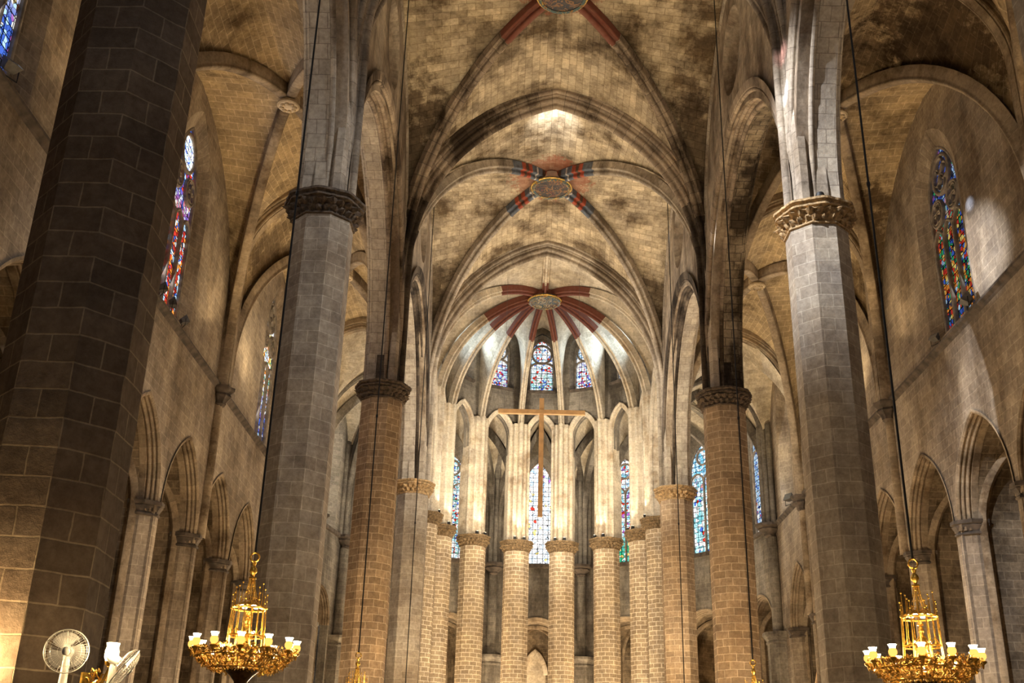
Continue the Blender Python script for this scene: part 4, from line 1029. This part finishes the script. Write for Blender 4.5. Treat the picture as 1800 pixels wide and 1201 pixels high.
# wooden altarpiece in a right-hand chapel
t = thing('altarpiece', (14.0, 57.0, 0), 'gabled wooden altarpiece in the chapel beside the pale grey column', 'altarpiece')
m = MB(); box(m, (14.2, 57.2, 3.6), .5, 2.2, 7.2); m.build('body', M_WOODD, t)
m = MB()
for a, b in (((56.0, 7.3), (57.2, 8.5)), ((57.2, 8.5), (58.4, 7.3)), ((55.95, 7.2), (58.45, 7.2))): tube(m, [(14.0, a[0], a[1]), (14.0, b[0], b[1])], .09, 6)
m.build('gable', M_WOOD, t)
for j in range(3):
    m = MB(); tube(m, [(13.92, 56.3+.9*j, .8), (13.92, 56.3+.9*j, 7.1)], .09, 8); m.build('colonnette', M_WOOD, t, 60)

# ------------------------------------------------------------------ light
def light(kind, name, loc, energy, color, aim=None, size=.5, spot=60, blend=.6, sizey=None):
    l = bpy.data.lights.new(name, kind); l.energy = energy*LK; l.color = color
    if kind == 'AREA':
        l.size = size
        if sizey: l.shape = 'RECTANGLE'; l.size_y = sizey
    else: l.shadow_soft_size = size
    if kind == 'SPOT': l.spot_size = math.radians(spot); l.spot_blend = blend
    o = bpy.data.objects.new(name, l); COL.objects.link(o); o.location = loc
    if aim is not None:
        o.rotation_euler = (V(aim)-V(loc)).to_track_quat('-Z', 'Y').to_euler()
    return o
LK = .45
WARM, AMB, COOL, NEUT = (1, .74, .42), (1, .64, .30), (.72, .85, 1), (1, .9, .74)
#LIGHTS
for i, C in enumerate(APS):      # uplights on the apse capitals
    az = math.radians(AAZ[i]); inn = V((-math.sin(az), -math.cos(az), 0)); tan = V((math.cos(az), -math.sin(az), 0))
    for o in (-.3, .3):
        p = V((C.x, C.y, ZK+.26)) + inn*.92 + tan*o
        light('SPOT', 'uplight_beam', p, 850, NEUT, p+V((0, 0, 5))-inn*.55, .05, 48, .9)
for s in (-1, 1):
    light('SPOT', 'chancel_flood', (s*3.4, 50, 4.5), 11000, (1, .83, .58), (-s*1.2, 68.5, 11.5), .3, 75, .9)
    light('SPOT', 'added_column_fill', (s*4.2, 46.5, 4.0), 7000, (1, .84, .6), (s*6.6, 55.5, 11), .2, 34, .9)  # added fill spot, brightens the column shafts just before the apse
    light('SPOT', 'added_cluster_fill', (-s*5.3, 42.6, 17.3), 26000, (1, .94, .82), (s*6.3, 55, 19.5), .2, 40, .9)  # added fill spot, brightens the rib bundles above the pre-apse columns
    light('SPOT', 'chancel_flood', (s*5.5, 57, 17.3), 13000, (1, .90, .74), (-s*3.5, 69, 23), .3, 90, .9)
    light('SPOT', 'vault_flood', (s*5.5, 56.8, 17.2), 7500, (1, .89, .73), (-s*1.5, 48.5, 31), .3, 110, .9)
    light('SPOT', 'vault_flood', (s*5.3, 42.6, 17.2), 4200, (1, .88, .70), (-s*1.0, 49.5, 31), .3, 100, .9)
    light('SPOT', 'vault_flood', (s*5.5, 28.2, 17.2), 6000, (1, .82, .56), (-s*1.0, 34.5, 31), .3, 90, .9)
    light('SPOT', 'aisle_flood', (s*11.9, 39.4, 17.6), 1500, (1, .74, .42), (s*9.6, 35.5, 26), .2, 150, .9)
    light('SPOT', 'aisle_flood', (s*11.9, 43.2, 17.6), 2200, (1, .78, .48), (s*9.6, 49, 26), .2, 150, .9)
    light('SPOT', 'aisle_flood', (s*12.6, 58, 17.4), 2000, (1, .80, .5), (s*9.6, 57, 26), .2, 150, .9)
    light('SPOT', 'aisle_flood', (s*11.9, 24.8, 17.6), 900, (1, .72, .40), (s*9.6, 21, 26), .2, 150, .9)
    for dx, dy in ((-.95, 0), (.95, 0), (0, -.95), (0, .95)):
        light('POINT', 'chandelier_glow', (-5.95+dx if s < 0 else 5.65+dx, (19.8 if s < 0 else 19.0)+dy, 4.25), 160, (1, .70, .36), None, .1)
    light('POINT', 'chandelier_glow', (s*5.85, 33.8, 2.6), 5200, (1, .75, .46), None, .5)
    light('POINT', 'chandelier_glow', (s*5.85, 48.3, 2.6), 7000, (1, .77, .48), None, .5)
    light('POINT', 'chandelier_glow', ((-5.95 if s < 0 else 5.75)+.2, 33.0, 4.9), 110, (1, .72, .38), None, .1)
    light('POINT', 'ambulatory_lamp', (s*7.5, 69.5, 4), 7000, (1, .78, .5), None, .4)
    # daylight entering by the aisle windows
    for y in (19.8, 33.9, 48.4):
        light('AREA', 'window_daylight', (s*13.2, y, 20.5), 400 if s < 0 else 150, (.95, .95, 1), (0, y, 17), 2.3, sizey=6)
    light('AREA', 'window_daylight', (s*13.2, 58.6, 20.5), 500, (.9, .95, 1), (0, 58, 17), 1.8, sizey=6)
    light('SPOT', 'clerestory_daylight', (s*5.9, 48.0, 27.75), 2500, (.92, .95, 1), (-s*7, 50, 20), .8, 80, .9)
for a in (-77, -51.4, -25.7, 0, 25.7, 51.4, 77):
    q = APC+V((10.2*math.sin(math.radians(a)), 10.2*math.cos(math.radians(a)), 0))
    light('POINT', 'ambulatory_uplight', (q.x, q.y, 22.3), 420, (1, .88, .68), None, .2)
light('POINT', 'ambulatory_lamp', (0, 72.4, 4), 6500, (1, .80, .55), None, .4)
light('POINT', 'chapel_lamp', (0, 77.5, 6), 2500, (1, .80, .55), None, .3)
light('AREA', 'added_entrance_fill', (0, -1.3, 22), 1300, (.86, .93, 1), (0, 30, 20), 8)  # added cool fill from the entrance end; no rose window is built there
light('SPOT', 'crown_spot', (0, 41.9, 29.2), 1500, (.93, .96, 1), (0, 43.9, 32), .05, 80, 1)
for i, e in ((0, 250), (1, 330), (2, 200), (4, 180), (5, 380), (6, 330)):
    c = (APS[i]+APS[i+1])/2; d = (APC-c).normalized()
    p = c+d*.3+V((0, 0, 29.0)); light('AREA', 'apse_window_daylight', p, e, (.62, .81, 1), p+d*5+V((0, 0, 1.5)), 1.2, sizey=2.0)
# low sun through the round windows: patches on the pale column, its arch and the right wall
light('SPOT', 'sun_and_fill_beam', (-5.9, 19.4, 27.6), 85000, (.90, .93, 1), (6.3, 26.3, 17.8), .12, 30, .9)
light('SPOT', 'sun_and_fill_beam', (-5.9, 19.4, 27.9), 70000, (1, .60, .66), (5.9, 26.2, 22.2), .12, 2.6, 1)
light('SPOT', 'sun_and_fill_beam', (-5.9, 19.4, 27.2), 260000, (.62, .78, 1), (6.0, 26.2, 20.7), .1, 2.4, 1)
light('SPOT', 'sun_and_fill_beam', (-6.0, 48.3, 27.7), 260000, (.94, .96, 1), (13.4, 31.5, 18.4), .15, 7.5, .9)
light('SPOT', 'sun_and_fill_beam', (-6.0, 48.3, 27.7), 330000, (.45, .62, 1), (13.4, 31.6, 20.2), .05, 1.3, 1)
light('SPOT', 'sun_and_fill_beam', (6.0, 19.4, 27.7), 14000, (.9, .94, 1), (-6.2, 26.0, 15), .3, 40, .9)  # added fill from opposite the sun, brightens the left grey column
light('POINT', 'sconce_glow', (-7.0, 11.66, 2.9), 420, (1, .70, .34), None, .06)
light('POINT', 'sconce_glow', (-5.30, 11.50, 2.98), 60, (1, .70, .34), None, .06)

w = bpy.data.worlds.new('daylight'); SC.world = w; w.use_nodes = True
w.node_tree.nodes['Background'].inputs[0].default_value = (.75, .87, 1, 1); w.node_tree.nodes['Background'].inputs[1].default_value = .4

# ------------------------------------------------------------------ camera
PITCH, YAW, ROLL, FPX = .3993573, -.0135899, .026999, 1927.51
cp, sp, cy, sy = math.cos(PITCH), math.sin(PITCH), math.cos(YAW), math.sin(YAW)
F = V((sy*cp, cy*cp, sp)); R0 = V((cy, -sy, 0)); U0 = R0.cross(F)
Rr = R0*math.cos(ROLL)+U0*math.sin(ROLL); Ur = -R0*math.sin(ROLL)+U0*math.cos(ROLL)
cam = bpy.data.cameras.new('camera'); co = bpy.data.objects.new('camera', cam); COL.objects.link(co)
cam.sensor_width = 36; cam.lens = FPX/1800*36; cam.clip_end = 300
co.matrix_world = Matrix(((Rr.x, Ur.x, -F.x, -1.1331), (Rr.y, Ur.y, -F.y, 0), (Rr.z, Ur.z, -F.z, 1.6), (0, 0, 0, 1)))
SC.camera = co
SC.view_settings.view_transform = 'Standard'; SC.view_settings.look = 'None'; SC.view_settings.gamma = 1; SC.view_settings.exposure = 0; SC.view_settings.use_curve_mapping = False
